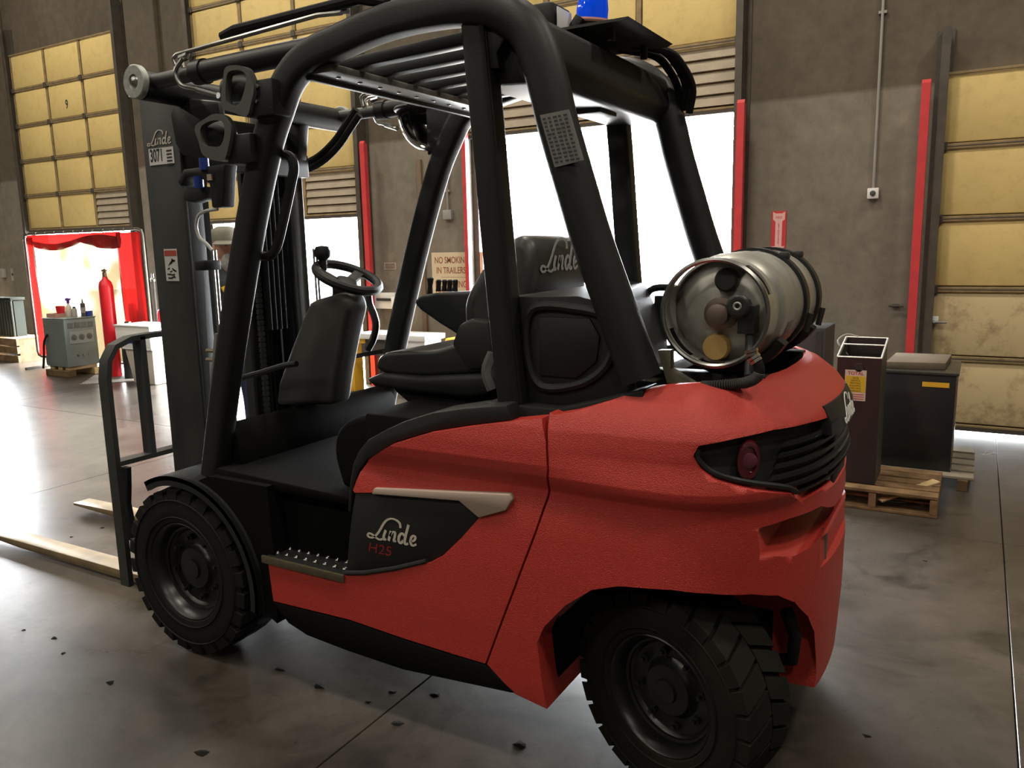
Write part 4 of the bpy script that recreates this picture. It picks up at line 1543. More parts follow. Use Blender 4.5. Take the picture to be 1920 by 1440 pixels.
# carriage, backrest, forks ------------------------------------------------------------------
CXX = -2.70
for z in (0.16, 0.40):
    MB().box(CXX - 0.04, CXX + 0.01, 0.36, 2 * YC - 0.36, z, z + 0.10).build('carriage_plate', CHAR, FL, bevel=0.005)
for y in (0.40, 0.79):
    MB().box(CXX + 0.01, CXX + 0.07, y, y + 0.05, 0.15, 0.65).build('carriage_side', CHAR, FL, bevel=0.004)
br0, br1 = 0.075, 2 * YC - 0.075
zt = 1.21
fr = [(CXX, br0, 0.16), (CXX, br0, zt - 0.16), (CXX, br0 + 0.012, zt - 0.085), (CXX, br0 + 0.05, zt - 0.03), (CXX, br0 + 0.12, zt - 0.005), (CXX, br0 + 0.22, zt), (CXX, br1 - 0.22, zt), (CXX, br1 - 0.12, zt - 0.005),
      (CXX, br1 - 0.05, zt - 0.03), (CXX, br1 - 0.012, zt - 0.085), (CXX, br1, zt - 0.16), (CXX, br1, 0.16)]
MB().sweep(fr, [(-0.011, -0.028), (0.011, -0.028), (0.011, 0.028), (-0.011, 0.028)], up=(1, 0, 0)).build('backrest_frame', CHAR, FL)
MB().box(CXX - 0.03, CXX + 0.03, br0, br1, 0.685, 0.705).build('backrest_rail', CHAR, FL, smooth=0)
for i in range(6):
    y = br0 + 0.17 + i * (br1 - br0 - 0.34) / 5
    MB().box(CXX - 0.028, CXX + 0.028, y - 0.012, y + 0.012, 0.70, zt).build('backrest_bar', CHAR, FL, smooth=0)
MB().prism([(CXX + 0.02, 0.68), (CXX + 0.06, 0.68), (CXX + 0.05, 0.60), (CXX + 0.035, 0.52), (CXX + 0.05, 0.42), (CXX + 0.07, 0.36), (CXX + 0.02, 0.36)], 0.09, 0.11).build('backrest_bracket', BLACK, FL)
for y in (0.315, 0.865):
    m = MB()
    m.prism([(CXX - 0.045, 0.50), (CXX - 0.085, 0.50), (CXX - 0.085, 0.085), (CXX - 0.12, 0.058), (CXX - 1.3, 0.052), (CXX - 1.70, 0.045), (CXX - 1.70, 0.030), (CXX - 1.3, 0.015), (CXX - 0.06, 0.010), (CXX - 0.045, 0.03)], y, y + 0.105)
    m.build('fork', FORKM, FL, bevel=0.004)

# cab: steering, console, seat ------------------------------------------------------------------
wc = np.array(at(652, 520, YC - 0.02))
wn = np.array([0.42, 0.0, 0.91])
wn /= np.linalg.norm(wn)
u_ = np.array([0, 1.0, 0])
v_ = np.cross(wn, u_)
ringp = [wc + 0.128 * (math.cos(a) * u_ + math.sin(a) * v_) for a in [2 * math.pi * i / 40 for i in range(40)]]
sw = MB().tube(ringp, 0.019, 10, closed=True).build('steering_wheel', BLACKP, FL)
hub = wc - wn * 0.035
m = MB().lathe(hub, wn, [(0.04, -0.05), (0.05, -0.02), (0.05, 0.01), (0.04, 0.025), (0.0, 0.03)], 20)
for a in (0.3, 2.4, 4.5):
    m.bar(hub, wc + 0.125 * (math.cos(a) * u_ + math.sin(a) * v_), 0.04, 0.016, up=wn)
m.build('wheel_spokes', BLACKP, sw)
kp = wc + 0.155 * (math.cos(3.75) * u_ + math.sin(3.75) * v_)
MB().lathe(np.array(at(606, 498, wc[1] - 0.05)), (0, 0, 1), [(0.014, -0.02), (0.016, 0.02), (0.030, 0.035), (0.034, 0.055), (0.026, 0.075), (0, 0.08)], 16).build('steering_knob', BLACKP, sw)
col_ = xz([(640, 552), (630, 550), (580, 565), (566, 595), (545, 650), (520, 720), (515, 760), (622, 760), (630, 700), (645, 620), (655, 580), (650, 558)], 0.48)
MB().prism(col_, 0.48, 0.60).build('steering_console', mat('console_grey', (0.034, 0.035, 0.031), 0.6), FL, bevel=0.03, seg=3)
MB().cyl(tuple(hub - wn * 0.12), tuple(hub), 0.04, 14).build('steering_column', BLACKP, FL)
m = MB().tube(catmull([at(x, y, YC - 0.22) for x, y in [(556, 682), (530, 686), (495, 697), (455, 708), (445, 712)]], 5), 0.012, 8)
m.build('parking_lever', BLACKP, FL)
cowl = [(-2.10, 0.74), (-2.12, 0.86), (-2.06, 0.92), (-2.02, 0.86), (-2.0, 0.74)]
MB().prism(cowl, 0.14, 2 * YC - 0.14).build('front_cowl', CABBLK, FL, bevel=0.01)

# seat
cu = xz([(704, 690), (708, 672), (725, 661), (770, 658), (815, 656), (850, 646), (885, 640), (915, 650), (920, 690), (870, 702), (780, 706), (722, 700)], 0.39)
MB().prism([p[:2] for p in catmull([(*p, 0) for p in cu], 4, True)], YC - 0.225, YC + 0.225).build('seat_cushion', SEATM, FL, bevel=0.035, seg=4)
MB().prism(xz([(682, 712), (712, 700), (790, 706), (940, 700), (945, 738), (880, 748), (780, 738), (700, 726)], 0.37), YC - 0.245, YC + 0.245).build('seat_pan', BLACKP, FL, bevel=0.02, seg=3)
MB().prism(xz([(735, 730), (770, 760), (930, 760), (940, 735)], 0.40), YC - 0.215, YC + 0.215).build('seat_suspension', RUBBER, FL, bevel=0.01)
bk = [(-1.13, 1.13), (-1.155, 1.25), (-1.160, 1.36), (-1.12, 1.44), (-1.07, 1.505), (-1.00, 1.565), (-0.945, 1.585), (-0.90, 1.55), (-0.885, 1.45), (-0.915, 1.25), (-0.96, 1.10), (-1.05, 1.08)]
m = MB().prism([p[:2] for p in catmull([(*p, 0) for p in bk], 4, True)], YC - 0.215, YC + 0.235)
yc2 = YC


def taper(x, y, z):
    k = 1.0 if z < 1.3 else 1.0 - 0.16 * ((z - 1.3) / 0.3) ** 1.6
    return (x, yc2 + (y - yc2) * k, z)


sb = m.xf(taper).build('seat_backrest', SEATM, FL, bevel=0.04, seg=4)
wordmark('seat_script', (-0.882, 0.46, 1.455), (0.0, 1, 0), (-0.0, 0, 1), (1, 0, 0.0), 0.30, mat('script_grey', (0.30, 0.30, 0.29), 0.6), sb)
for s in (-1, 1):
    MB().prism(xz([(862, 608), (885, 597), (918, 600), (930, 690), (880, 694), (848, 645)], 0.39), YC + s * 0.215 - 0.02, YC + s * 0.215 + 0.02).build('hip_bolster', SEATM, FL, bevel=0.015)
MB().tube(catmull([(-1.02, YC - 0.24, 1.20), (-1.04, YC - 0.25, 1.14), (-1.02, YC - 0.25, 1.08)], 4), 0.022, 6).build('seat_belt', mat('belt_grey', (0.12, 0.12, 0.115), 0.7), FL)
# armrest with levers on the far side
ar = xz([(787, 565), (800, 552), (830, 548), (900, 545), (905, 600), (872, 628), (835, 605), (800, 580)], 0.95)
arm = MB().prism(ar, 0.90, 1.02).build('armrest', BLACKP, FL, bevel=0.015, seg=3)
for k, (x, y, h) in enumerate(((806, 552, 30), (822, 546, 20), (833, 546, 20), (843, 546, 20), (853, 546, 20))):
    p, q = at(x, y, 0.94), at(x + 1, y - h, 0.94)
    MB().tube([p, ((p[0] + q[0]) / 2, 0.94, (p[2] + q[2]) / 2), q, (q[0], q[1], q[2] + 0.004)], [0.013, 0.010, 0.016 if k == 0 else 0.012, 0.008], 10).build('hydraulic_lever', BLACKP, arm)
MB().tube(catmull([at(x, y, 1.05) for x, y in [(690, 545), (693, 570), (701, 590), (705, 610), (700, 635), (690, 655)]], 5), [0.018] * 26, 8).build('far_side_lever', BLACKP, FL)
MB().bar(at(645, 672, 1.0), at(720, 658, 1.0), 0.03, 0.02).build('far_side_rail', BLACK, FL)

# gas-cylinder cradle on the tail ---------------------------------------------------------------
TX, TZ, TR = -0.235, 1.365, 0.155
m = MB()
m.box(-0.46, -0.12, 0.30, 0.36, 1.10, 1.19)
m.box(-0.46, -0.12, 0.84, 0.90, 1.10, 1.19)
m.box(-0.48, -0.40, 0.22, 1.0, 1.12, 1.17)
m.box(-0.60, -0.10, 0.17, 1.06, 1.03, 1.10)
m.build('cradle_base', BLACK, FL, bevel=0.006)
for y in (0.36, 0.80):
    arc = [(TX + (TR + 0.015) * math.cos(a), y, TZ + (TR + 0.015) * math.sin(a)) for a in [math.radians(-150 + i * 10) for i in range(13)]]
    MB().sweep(arc, [(-0.012, -0.03), (0.012, -0.03), (0.012, 0.03), (-0.012, 0.03)], up=(0, 1, 0)).build('cradle_saddle', BLACK, FL)
for y in (0.62, 0.83):
    arc = [(TX + (TR + 0.006) * math.cos(a), y, TZ + (TR + 0.006) * math.sin(a)) for a in [2 * math.pi * i / 48 for i in range(48)]]
    so = MB().sweep(arc, [(-0.004, -0.022), (0.004, -0.022), (0.004, 0.022), (-0.004, 0.022)], up=(0, 1, 0), closed=True).build('clamp_strap', BLACKP, FL)
    MB().box(TX + 0.075, TX + 0.105, y - 0.02, y + 0.02, TZ + 0.128, TZ + 0.152).build('strap_buckle', CHAR, so, bevel=0.008)
    MB().cyl((TX + 0.172, y, TZ - 0.03), (TX + 0.160, y, TZ - 0.085), 0.009, 8).build('strap_latch', CHAR, so)
MB().prism(xz([(1238, 655), (1262, 655), (1262, 690), (1312, 722), (1255, 716)], 0.24), 0.22, 0.25).build('cradle_plate', mat('tag_grey', (0.16, 0.15, 0.10), 0.6), FL)
hp = catmull([at(x, y, 0.17) for x, y in [(1408, 655), (1412, 668), (1420, 680), (1424, 695), (1418, 708), (1400, 717), (1370, 721), (1330, 724), (1315, 724)]], 6)
ho = MB().tube(hp, 0.0135, 10).build('fuel_hose', RUBBER, FL)
m = MB()
hpts = [np.array(p) for p in catmull(hp, 3)]
for i in range(60, len(hpts) - 2, 2):
    d = hpts[i + 1] - hpts[i]
    d /= np.linalg.norm(d) + 1e-9
    m.lathe(hpts[i], d, [(0.0135, -0.0015), (0.0155, 0), (0.0135, 0.0015)], 10, ring=True)
m.build('hose_braid', GREYR, ho)
m = MB()
for i in range(4):
    p, q = hpts[i * 9], hpts[i * 9 + 7]
    m.cyl(p, q, 0.018 - 0.002 * (i % 2), 6)
m.build('hose_fitting', STEEL, ho)
# ------------------------------------------------------------------ gas cylinder on the tail
t = thing('gas_cylinder', (TX, 0.57, TZ - TR), 'dull aluminium fuel gas cylinder strapped across the forklift tail', 'gas cylinder')
y0, y1 = 0.20, 0.95
b0 = 0.315
prof = [(0.0, b0 - 0.055), (0.05, b0 - 0.052), (0.10, b0 - 0.035), (0.135, b0 - 0.012), (0.150, b0 + 0.02), (TR, b0 + 0.05), (TR, 0.50), (TR + 0.002, 0.505), (TR + 0.002, 0.515), (TR, 0.52), (TR, 0.86),
        (0.145, 0.90), (0.12, 0.925), (0.0, 0.94)]
body = MB().lathe((TX, 0, TZ), (0, 1, 0), prof, 56).build('body', ALU, t, smooth=50)
# collar with hand holes
N = 72
m = MB()
vs, fs = [], []
ri, ro = 0.136, 0.142
ys_ = [0.20, 0.225, 0.275, 0.33]
holes = [(200, 238), (250, 276), (20, 60), (100, 150)]
for i in range(N):
    a = 2 * math.pi * i / N
    for yy in ys_:
        vs.append((TX + ro * math.cos(a), yy, TZ + ro * math.sin(a)))
        vs.append((TX + ri * math.cos(a), yy, TZ + ri * math.sin(a)))
S = len(ys_) * 2


def hid(i):
    d = (i % N) * 360.0 / N
    return any(a <= d < b_ for a, b_ in holes)


for i in range(N):
    j = (i + 1) % N
    for k in range(len(ys_) - 1):
        if k == 1 and hid(i):
            continue
        a0, a1 = i * S + 2 * k, i * S + 2 * k + 2
        c0, c1 = j * S + 2 * k, j * S + 2 * k + 2
        fs += [(a0, a1, c1, c0), (a0 + 1, c0 + 1, c1 + 1, a1 + 1)]
        if k == 1 and hid(i - 1):
            fs.append((a0, a0 + 1, a1 + 1, a1))
        if k == 1 and hid(i + 1):
            fs.append((c0, c1, c1 + 1, c0 + 1))
        if k == 0 and hid(i):
            fs.append((a1, c1, c1 + 1, a1 + 1))
        if k == 2 and hid(i):
            fs.append((a0, a0 + 1, c0 + 1, c0))
    e0, e1 = i * S, j * S
    fs.append((e0, e1, e1 + 1, e0 + 1))
m.add(vs, fs)
co = m.build('collar', ALU, t, smooth=40)
MB().lathe((TX, 0.20, TZ), (0, 1, 0), [(ro + 0.004, 0.0), (ro + 0.004, 0.008), (ri - 0.002, 0.008), (ri - 0.002, 0.0), ((ro + ri) / 2, -0.004)], 56, closed=True).build('collar_lip', STEEL, co)
v = MB().lathe((TX + 0.005, b0 - 0.055, TZ - 0.005), (0, -1, 0), [(0.045, -0.02), (0.045, 0.012), (0.03, 0.02), (0.028, 0.045), (0.016, 0.05), (0, 0.05)], 20).build('centre_valve', mat('valve_bronze', (0.16, 0.12, 0.10), 0.5, metal=0.4), t)
MB().lathe((TX - 0.005, b0 - 0.04, TZ - 0.095), (0, -1, 0), [(0.036, 0), (0.036, 0.03), (0.033, 0.036), (0.0, 0.037)], 24).build('fuel_gauge', mat('gauge_ochre', (0.42, 0.27, 0.09), 0.5), t)
MB().lathe((TX + 0.02, b0 - 0.05, TZ + 0.085), (0, -1, 0), [(0.032, 0), (0.032, 0.02), (0.025, 0.028), (0.0, 0.028)], 20).build('relief_valve', CHAR, t)
hv = MB()
hv.lathe((TX + 0.062, b0 - 0.06, TZ + 0.02), (0, -1, 0), [(0.02, -0.02), (0.02, 0.03), (0.03, 0.035), (0.032, 0.05), (0.026, 0.055), (0.012, 0.055), (0.010, 0.05), (0.0, 0.05)], 10)
hv.box(TX + 0.055, TX + 0.10, b0 - 0.085, b0 - 0.03, TZ - 0.055, TZ + 0.02)
hv.cyl((TX + 0.085, b0 - 0.06, TZ - 0.05), (TX + 0.10, 0.19, TZ - 0.16), 0.014, 10)
hv.build('service_valve', mat('valve_black', (0.02, 0.022, 0.022), 0.45), t, bevel=0.003)
MB().lathe((TX + 0.062, b0 - 0.116, TZ + 0.02), (0, -1, 0), [(0.012, 0), (0.009, 0.002), (0.006, 0.0)], 14, ring=True).build('valve_seal', ZINC, t)
m = MB()
for a0, a1, r0 in ((20, 46, 0.001), (52, 80, 0.001)):
    pass
# scuffed sticker remnants wrapped on the shell
for nm, a0, a1, ya, yb, mm in (('warning_sticker', -48, -14, 0.40, 0.47, mat('faded_sticker', (0.22, 0.17, 0.14), 0.6)),):
    m = MB()
    vs, fs = [], []
    for i in range(9):
        a = math.radians(a0 + (a1 - a0) * i / 8)
        for yy in (ya, yb):
            for r in (TR, TR + 0.0012):
                vs.append((TX + r * math.cos(a), yy, TZ + r * math.sin(a)))
    for i in range(8):
        o_ = i * 4
        fs += [(o_ + 1, o_ + 5, o_ + 7, o_ + 3), (o_, o_ + 2, o_ + 6, o_ + 4)]
    m.add(vs, fs)
    m.build(nm, mm, body)

# ------------------------------------------------------------------ kiosk, box and pallets by the closed door


def pallet(x0, y0, w, d, label, h=0.125, boards=7, m=None, broken=False, rot=0.0):
    m = m or WOOD
    t = thing('pallet', (x0 + w / 2, y0 + d / 2, 0), label, 'pallet')
    bw = w
    for j in range(boards):
        yy = y0 + j * (d - 0.10) / (boards - 1)
        dz = random.uniform(-0.002, 0.002)
        MB().box(x0, x0 + w, yy, yy + 0.085 + random.uniform(0, 0.012), h - 0.02 + dz, h + dz).build('top_board', m, t, bevel=0.003, seg=1, smooth=0)
    for i in range(3):
        xx = x0 + i * (w - 0.04) / 2
        MB().box(xx, xx + 0.04, y0, y0 + d, 0.018, h - 0.022).build('stringer', m, t, bevel=0.003, seg=1, smooth=0)
    for j in range(3):
        yy = y0 + j * (d - 0.09) / 2
        MB().box(x0, x0 + w, yy, yy + 0.09, 0.0, 0.018).build('bottom_board', m, t, bevel=0.003, seg=1, smooth=0)
    if broken:
        MB().bar((x0 + w * 0.55, y0 + 0.03, 0.06), (x0 + w * 0.97, y0 + 0.30, h + 0.012), 0.06, 0.014).build('broken_board', WOODL, t, bevel=0.003, seg=1, smooth=0)
    return t


pallet(-0.42, 2.98, 0.67, 0.58, 'weathered wooden pallet with a broken board under the tall black kiosk', broken=True, boards=5)
# small stack of planks under the box
t = thing('plank_skid', (0.12, 4.0, 0), 'low skid of grey planks under the big black box', 'skid')
for x in (-0.10, 0.13, 0.33):
    MB().box(x, x + 0.06, 3.60, 4.45, 0, 0.07).build('runner', WOODD, t, bevel=0.003, seg=1, smooth=0)
for j in range(5):
    MB().box(-0.14, 0.42, 3.62 + j * 0.17, 3.62 + j * 0.17 + 0.12, 0.07, 0.088).build('plank', mat('grey_plank', (0.30, 0.26, 0.20), 0.8, var=0.4), t, bevel=0.003, seg=1, smooth=0)

t = thing('kiosk', (-0.20, 3.24, 0.127), 'tall narrow black kiosk with an open slanted top and a yellow sticker', 'kiosk')
kx0, kx1, ky0, ky1 = -0.32, -0.085, 3.08, 3.40
zA, zB = 0.875, 0.955
m = MB()
m.prism_dir([(kx0, ky0, 0.127), (kx1, ky0, 0.127), (kx1, ky0, zA), (kx0, ky0, zA)], (0, 0.012, 0))
m.build('front_panel', KIOSK, t, smooth=0)
for x in (kx0, kx1 - 0.01):
    MB().add([(x, ky0 + 0.012, 0.127), (x, ky1, 0.127), (x, ky1, zB), (x, ky0 + 0.012, zA), (x + 0.01, ky0 + 0.012, 0.127), (x + 0.01, ky1, 0.127), (x + 0.01, ky1, zB), (x + 0.01, ky0 + 0.012, zA)],
             [(0, 1, 2, 3), (7, 6, 5, 4), (0, 4, 5, 1), (1, 5, 6, 2), (2, 6, 7, 3), (3, 7, 4, 0)]).build('side_panel', mat('kiosk_side', (0.045, 0.044, 0.034), 0.5), t, smooth=0)
MB().box(kx0 + 0.01, kx1 - 0.01, ky1 - 0.012, ky1, 0.127, zB).build('back_panel', KIOSK, t, smooth=0)
MB().box(kx0 + 0.01, kx1 - 0.01, ky0 + 0.012, ky1 - 0.012, 0.76, 0.77).build('inner_shelf', KIOSK, t, smooth=0)
m = MB()
for p, q in (((kx0, ky0, zA), (kx1, ky0, zA)), ((kx0, ky1, zB), (kx1, ky1, zB)), ((kx0, ky0, zA), (kx0, ky1, zB)), ((kx1, ky0, zA), (kx1, ky1, zB)), ((kx0, ky0 + 0.2, zA + 0.05), (kx1, ky0 + 0.2, zA + 0.05))):
    m.tube([p, q], 0.005, 6)
m.build('edge_trim', mat('bright_edge', (0.7, 0.68, 0.64), 0.35, metal=0.6), t)
MB().lathe(((kx0 + kx1) / 2, ky0, zA - 0.06), (0, -1, 0), [(0.024, 0), (0.024, 0.002), (0.0, 0.002)], 18).build('finger_hole', INK, t)
MB().lathe(((kx0 + kx1) / 2, ky0 - 0.001, zA - 0.06), (0, -1, 0), [(0.026, 0), (0.024, 0.003), (0.022, 0.0)], 18, ring=True).build('hole_ring', STEEL, t)
sx0, sx1, sz0, sz1 = kx0 + 0.045, kx0 + 0.160, 0.62, 0.80
st = MB().box(sx0, sx1, ky0 - 0.002, ky0, sz0, sz1).build('sticker', mat('sticker_white', (0.62, 0.52, 0.46), 0.6), t, smooth=0)
MB().box(sx0 + 0.003, sx1 - 0.003, ky0 - 0.003, ky0 - 0.002, sz0 + 0.05, sz1 - 0.035).build('sticker_yellow', mat('sticker_yel', (0.65, 0.46, 0.02), 0.6), st, smooth=0)
text('sticker_title', 'TOTAL', 0.027, ((sx0 + sx1) / 2, ky0 - 0.0024, sz1 - 0.028), REDP, st, align='CENTER', bold=0.0006)
for i, s in enumerate(('SALES', 'SERVICE', 'RENTALS', 'RACKING', 'SHELVING', 'TRAINING')):
    text('sticker_line', s, 0.0138, ((sx0 + sx1) / 2, ky0 - 0.0034, sz1 - 0.051 - i * 0.0152), INK, st, align='CENTER')
m = MB()
for i in range(3):
    m.box(sx0 + 0.008, sx1 - 0.008, ky0 - 0.0026, ky0 - 0.002, sz0 + 0.008 + i * 0.013, sz0 + 0.013 + i * 0.013)
m.build('sticker_print', REDP, st, smooth=0)
MB().tube(catmull([(kx0 + 0.02, ky1 - 0.05, 0.85), (kx0 - 0.04, ky1 - 0.05, 0.93), (kx0 + 0.0, ky1, 0.97), (kx0 + 0.07, ky1, 0.96)], 6), 0.005, 8).build('loose_cable', mat('cable_grey', (0.25, 0.24, 0.22), 0.5), t)

t = thing('steel_box', (0.09, 4.0, 0.09), 'big black steel box with a yellow strip beside the kiosk', 'box')
MB().box(-0.12, 0.29, 3.70, 4.30, 0.09, 0.70).build('body', mat('box_black', (0.012, 0.012, 0.013), 0.4, dirt=(0.05, 0.045, 0.04), dscale=5, damt=0.3), t, bevel=0.004)
MB().box(-0.125, 0.30, 3.69, 4.31, 0.70, 0.72).build('lid', mat('lid_black', (0.04, 0.038, 0.034), 0.35), t, bevel=0.004)
MB().box(0.10, 0.25, 3.695, 3.70, 0.625, 0.655).build('yellow_strip', YSAFE, t, smooth=0)
MB().box(0.285, 0.293, 3.697, 3.705, 0.10, 0.70).build('bright_corner', STEEL, t, smooth=0)
tag(MB().prism_dir([(-0.12, 3.74, 0.7205), (0.22, 3.80, 0.7205), (0.24, 4.24, 0.7205), (-0.10, 4.22, 0.7205)], (0, 0, 0.045)).build('cardboard_pack', mat('card_brown', (0.16, 0.12, 0.08), 0.8, var=0.3), bevel=0.004), 'flat brown cardboard pack lying on the black box', 'cardboard')
t = thing('lumber_board', (1.0, 5.0, 0), 'upright tan board leaning at the right edge of the closed door', 'board')
MB().prism_dir([(0.80, 5.05, 0.0), (0.86, 5.05, 0.0), (0.93, 5.22, 0.62), (0.87, 5.22, 0.62)], (0, 0.03, 0)).build('edge_strip', WOODL, t, smooth=0)
MB().prism_dir([(0.86, 5.05, 0.0), (1.4, 5.05, 0.0), (1.45, 5.22, 0.62), (0.93, 5.22, 0.62)], (0, 0.02, 0)).build('face', WOODD, t, smooth=0)
# dark cabinet behind the gas cylinder
t = thing('charger_cabinet', (-0.55, 3.9, 0), 'dark metal cabinet standing behind the gas cylinder', 'cabinet')
cbx = at(1500, 640, 3.9)
MB().box(cbx[0] - 0.25, at(1548, 640, 3.9)[0], 3.9, 4.3, 0.0, at(1530, 615, 3.9)[2]).build('body', mat('cab_dark', (0.03, 0.032, 0.034), 0.45), t, bevel=0.006)
MB().box(at(1530, 640, 3.9)[0], at(1542, 640, 3.9)[0], 3.892, 3.9, at(1536, 673, 3.9)[2], at(1536, 621, 3.9)[2]).build('door_strip', CHAR, t, smooth=0)
MB().box(at(1529, 640, 3.9)[0], at(1543, 640, 3.9)[0], 3.89, 3.9, at(1536, 679, 3.9)[2], at(1536, 674, 3.9)[2]).build('white_tag', WHITE, t, smooth=0)
q0, q1 = at(1543, 678, 4.6), at(1580, 672, 4.6)
tag(MB().box(-0.9, -0.12, 4.75, 4.80, 0.40, 0.45).build('crate_rail', WOODD, smooth=0, bevel=0.003), 'brown wooden rail crossing behind the kiosk and cabinet', 'rail')
for x in (-0.85, -0.17):
    o = bpy.data.objects['crate_rail']
    MB().box(x, x + 0.05, 4.75, 4.80, 0, 0.40).build('rail_post', WOODD, o, smooth=0)

# ------------------------------------------------------------------ welding bay
SY = 4.6
t = thing('welding_screen', (-10.0, SY, 0), 'red welding screen on a tubular frame hanging in front of the numbered door', 'screen')
X0, X1, Z0, Z1 = -11.30, -8.69, 0.14, 1.87
fr = [(X0 + 0.08, SY, Z0), (X0 + 0.02, SY, Z0 + 0.02), (X0, SY, Z0 + 0.08), (X0, SY, Z1 - 0.08), (X0 + 0.02, SY, Z1 - 0.02), (X0 + 0.08, SY, Z1), (X1 - 0.08, SY, Z1), (X1 - 0.02, SY, Z1 - 0.02), (X1, SY, Z1 - 0.08), (X1, SY, Z0 + 0.08), (X1 - 0.02, SY, Z0 + 0.02), (X1 - 0.08, SY, Z0)]
MB().tube(fr, 0.018, 10, closed=True).build('frame', TRACK, t)
for x, fy in ((X0 + 0.22, 0.32), (X1 - 0.06, 0.11)):
    MB().cyl((x, SY, 0.02), (x, SY, Z0), 0.018, 10).build('foot_post', TRACK, t)
    MB().box(x - 0.02, x + 0.02, SY - fy, SY + fy, 0, 0.03).build('foot', TRACK, t, bevel=0.004)
CURR = clear_mat('curtain_red', (0.16, 0.0035, 0.003), see=0.15)
CURC = clear_mat('curtain_clear', (0.16, 0.15, 0.12), see=0.2, col2=(0.055, 0.042, 0.022))


def sheet(name, x0, x1, z0, z1, m, amp=0.012, waves=5, tie=0.0, ph=0.0):
    mb = MB()
    nx, nz = 40, 14
    vs, fs = [], []
    for i in range(nx + 1):
        u = i / nx
        for j in range(nz + 1):
            w_ = j / nz
            x = x0 + (x1 - x0) * u
            z = z0(u) + (z1(u) - z0(u)) * w_ if callable(z0) else z0 + (z1 - z0) * w_
            y = SY + amp * math.sin(u * waves * 2 * math.pi + ph + 1.5 * w_) * (1 - 0.5 * w_) + 0.006 * math.sin(9 * w_ + 4 * u)
            vs.append((x, y, z))
    for i in range(nx):
        for j in range(nz):
            a = i * (nz + 1) + j
            fs.append((a, a + 1, a + nz + 2, a + nz + 1))
    mb.add(vs, fs)
    return mb.build(name, m, t, smooth=60)


sheet('left_strip', X0 + 0.03, X0 + 0.22, lambda u: 0.16, lambda u: Z1 - 0.05, CURR, 0.02, 1.5)
sheet('clear_panel', X0 + 0.20, X1 - 0.52, lambda u: 0.16, lambda u: Z1 - 0.10 - 0.05 * math.sin(u * 6), CURC, 0.012, 4)
sheet('right_strip', X1 - 0.55, X1 - 0.03, lambda u: 0.16, lambda u: Z1 - 0.04, CURR, 0.025, 2.5, ph=1.0)
sheet('top_swag', X0 + 0.04, X1 - 0.45, lambda u: Z1 - 0.14 - 0.10 * abs(math.sin(u * 5.2)), lambda u: Z1 - 0.025, CURR, 0.018, 6)
sheet('bottom_strip', X0 + 0.2, X0 + 0.75, lambda u: 0.15, lambda u: 0.30 + 0.25 * (1 - u), CURR, 0.02, 2)
for i in range(12):
    x = X0 + 0.12 + i * (X1 - X0 - 0.24) / 11
    MB().lathe((x, SY, Z1 - 0.008), (1, 0, 0), [(0.024, -0.003), (0.028, 0), (0.024, 0.003)], 10, ring=True).build('curtain_ring', STEEL, t)

# grey welding machine on timber
t = thing('welding_machine', (-9.98, 4.3, 0), 'grey green welding machine cabinet on timber blocks beside the screen', 'welder')
wx0, wx1, wy0, wy1, wz0, wz1 = -10.22, -9.74, 4.10, 4.53, 0.13, 0.75
MB().box(wx0, wx1, wy0, wy1, wz0, wz1).build('cabinet', WGREY, t, bevel=0.008)
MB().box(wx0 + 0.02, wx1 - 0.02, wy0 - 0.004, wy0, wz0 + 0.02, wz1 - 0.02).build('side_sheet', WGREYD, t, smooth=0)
MB().box(wx0 - 0.008, wx1 + 0.008, wy0 - 0.008, wy1 + 0.008, wz1, wz1 + 0.012).build('top_cover', WGREY, t, bevel=0.003)
for i in range(4):
    MB().box(wx1, wx1 + 0.004, wy0 + 0.04 + i * 0.092, wy0 + 0.115 + i * 0.092, wz1 - 0.12, wz1 - 0.05).build('vent_panel', WGREYD, t, smooth=0)
pl = MB().box(wx1, wx1 + 0.006, wy0 + 0.05, wy1 - 0.05, wz1 - 0.32, wz1 - 0.16).build('control_plate', mat('plate_grey', (0.26, 0.31, 0.30), 0.5), t, smooth=0)
for i in range(3):
    MB().lathe((wx1 + 0.006, wy0 + 0.11 + i * 0.105, wz1 - 0.24), (1, 0, 0), [(0.04, 0), (0.036, 0.006), (0.012, 0.006), (0.012, 0.02), (0, 0.02)], 18).build('dial', WGREYD, pl)
for i in range(3):
    MB().lathe((wx1, wy0 + 0.14 + i * 0.075, wz0 + 0.14), (1, 0, 0), [(0.014, 0), (0.012, 0.012), (0, 0.014)], 12).build('terminal', STEEL, t)
MB().tube(catmull([(wx0 + 0.12, wy0 - 0.02, 0.55), (wx0 + 0.06, wy0 - 0.04, 0.45), (wx0 + 0.03, wy0 - 0.05, 0.25), (wx0 - 0.03, wy0 - 0.04, 0.10)], 6), 0.014, 8).build('weld_cable', RUBBER, t)
for y in (wy0 - 0.02, wy1 - 0.10):
    MB().box(wx0 - 0.02, wx1 + 0.02, y, y + 0.10, 0.0, 0.085).build('timber', WOODD if y < 4.2 else WOODL, t, bevel=0.004, seg=1, smooth=0)
for x in (wx0 + 0.02, wx0 + 0.2, wx1 - 0.12):
    MB().box(x, x + 0.09, wy0 + 0.02, wy1 - 0.02, 0.085, 0.13).build('block', WOODL, t, bevel=0.004, seg=1, smooth=0)
ZT = wz1 + 0.0125
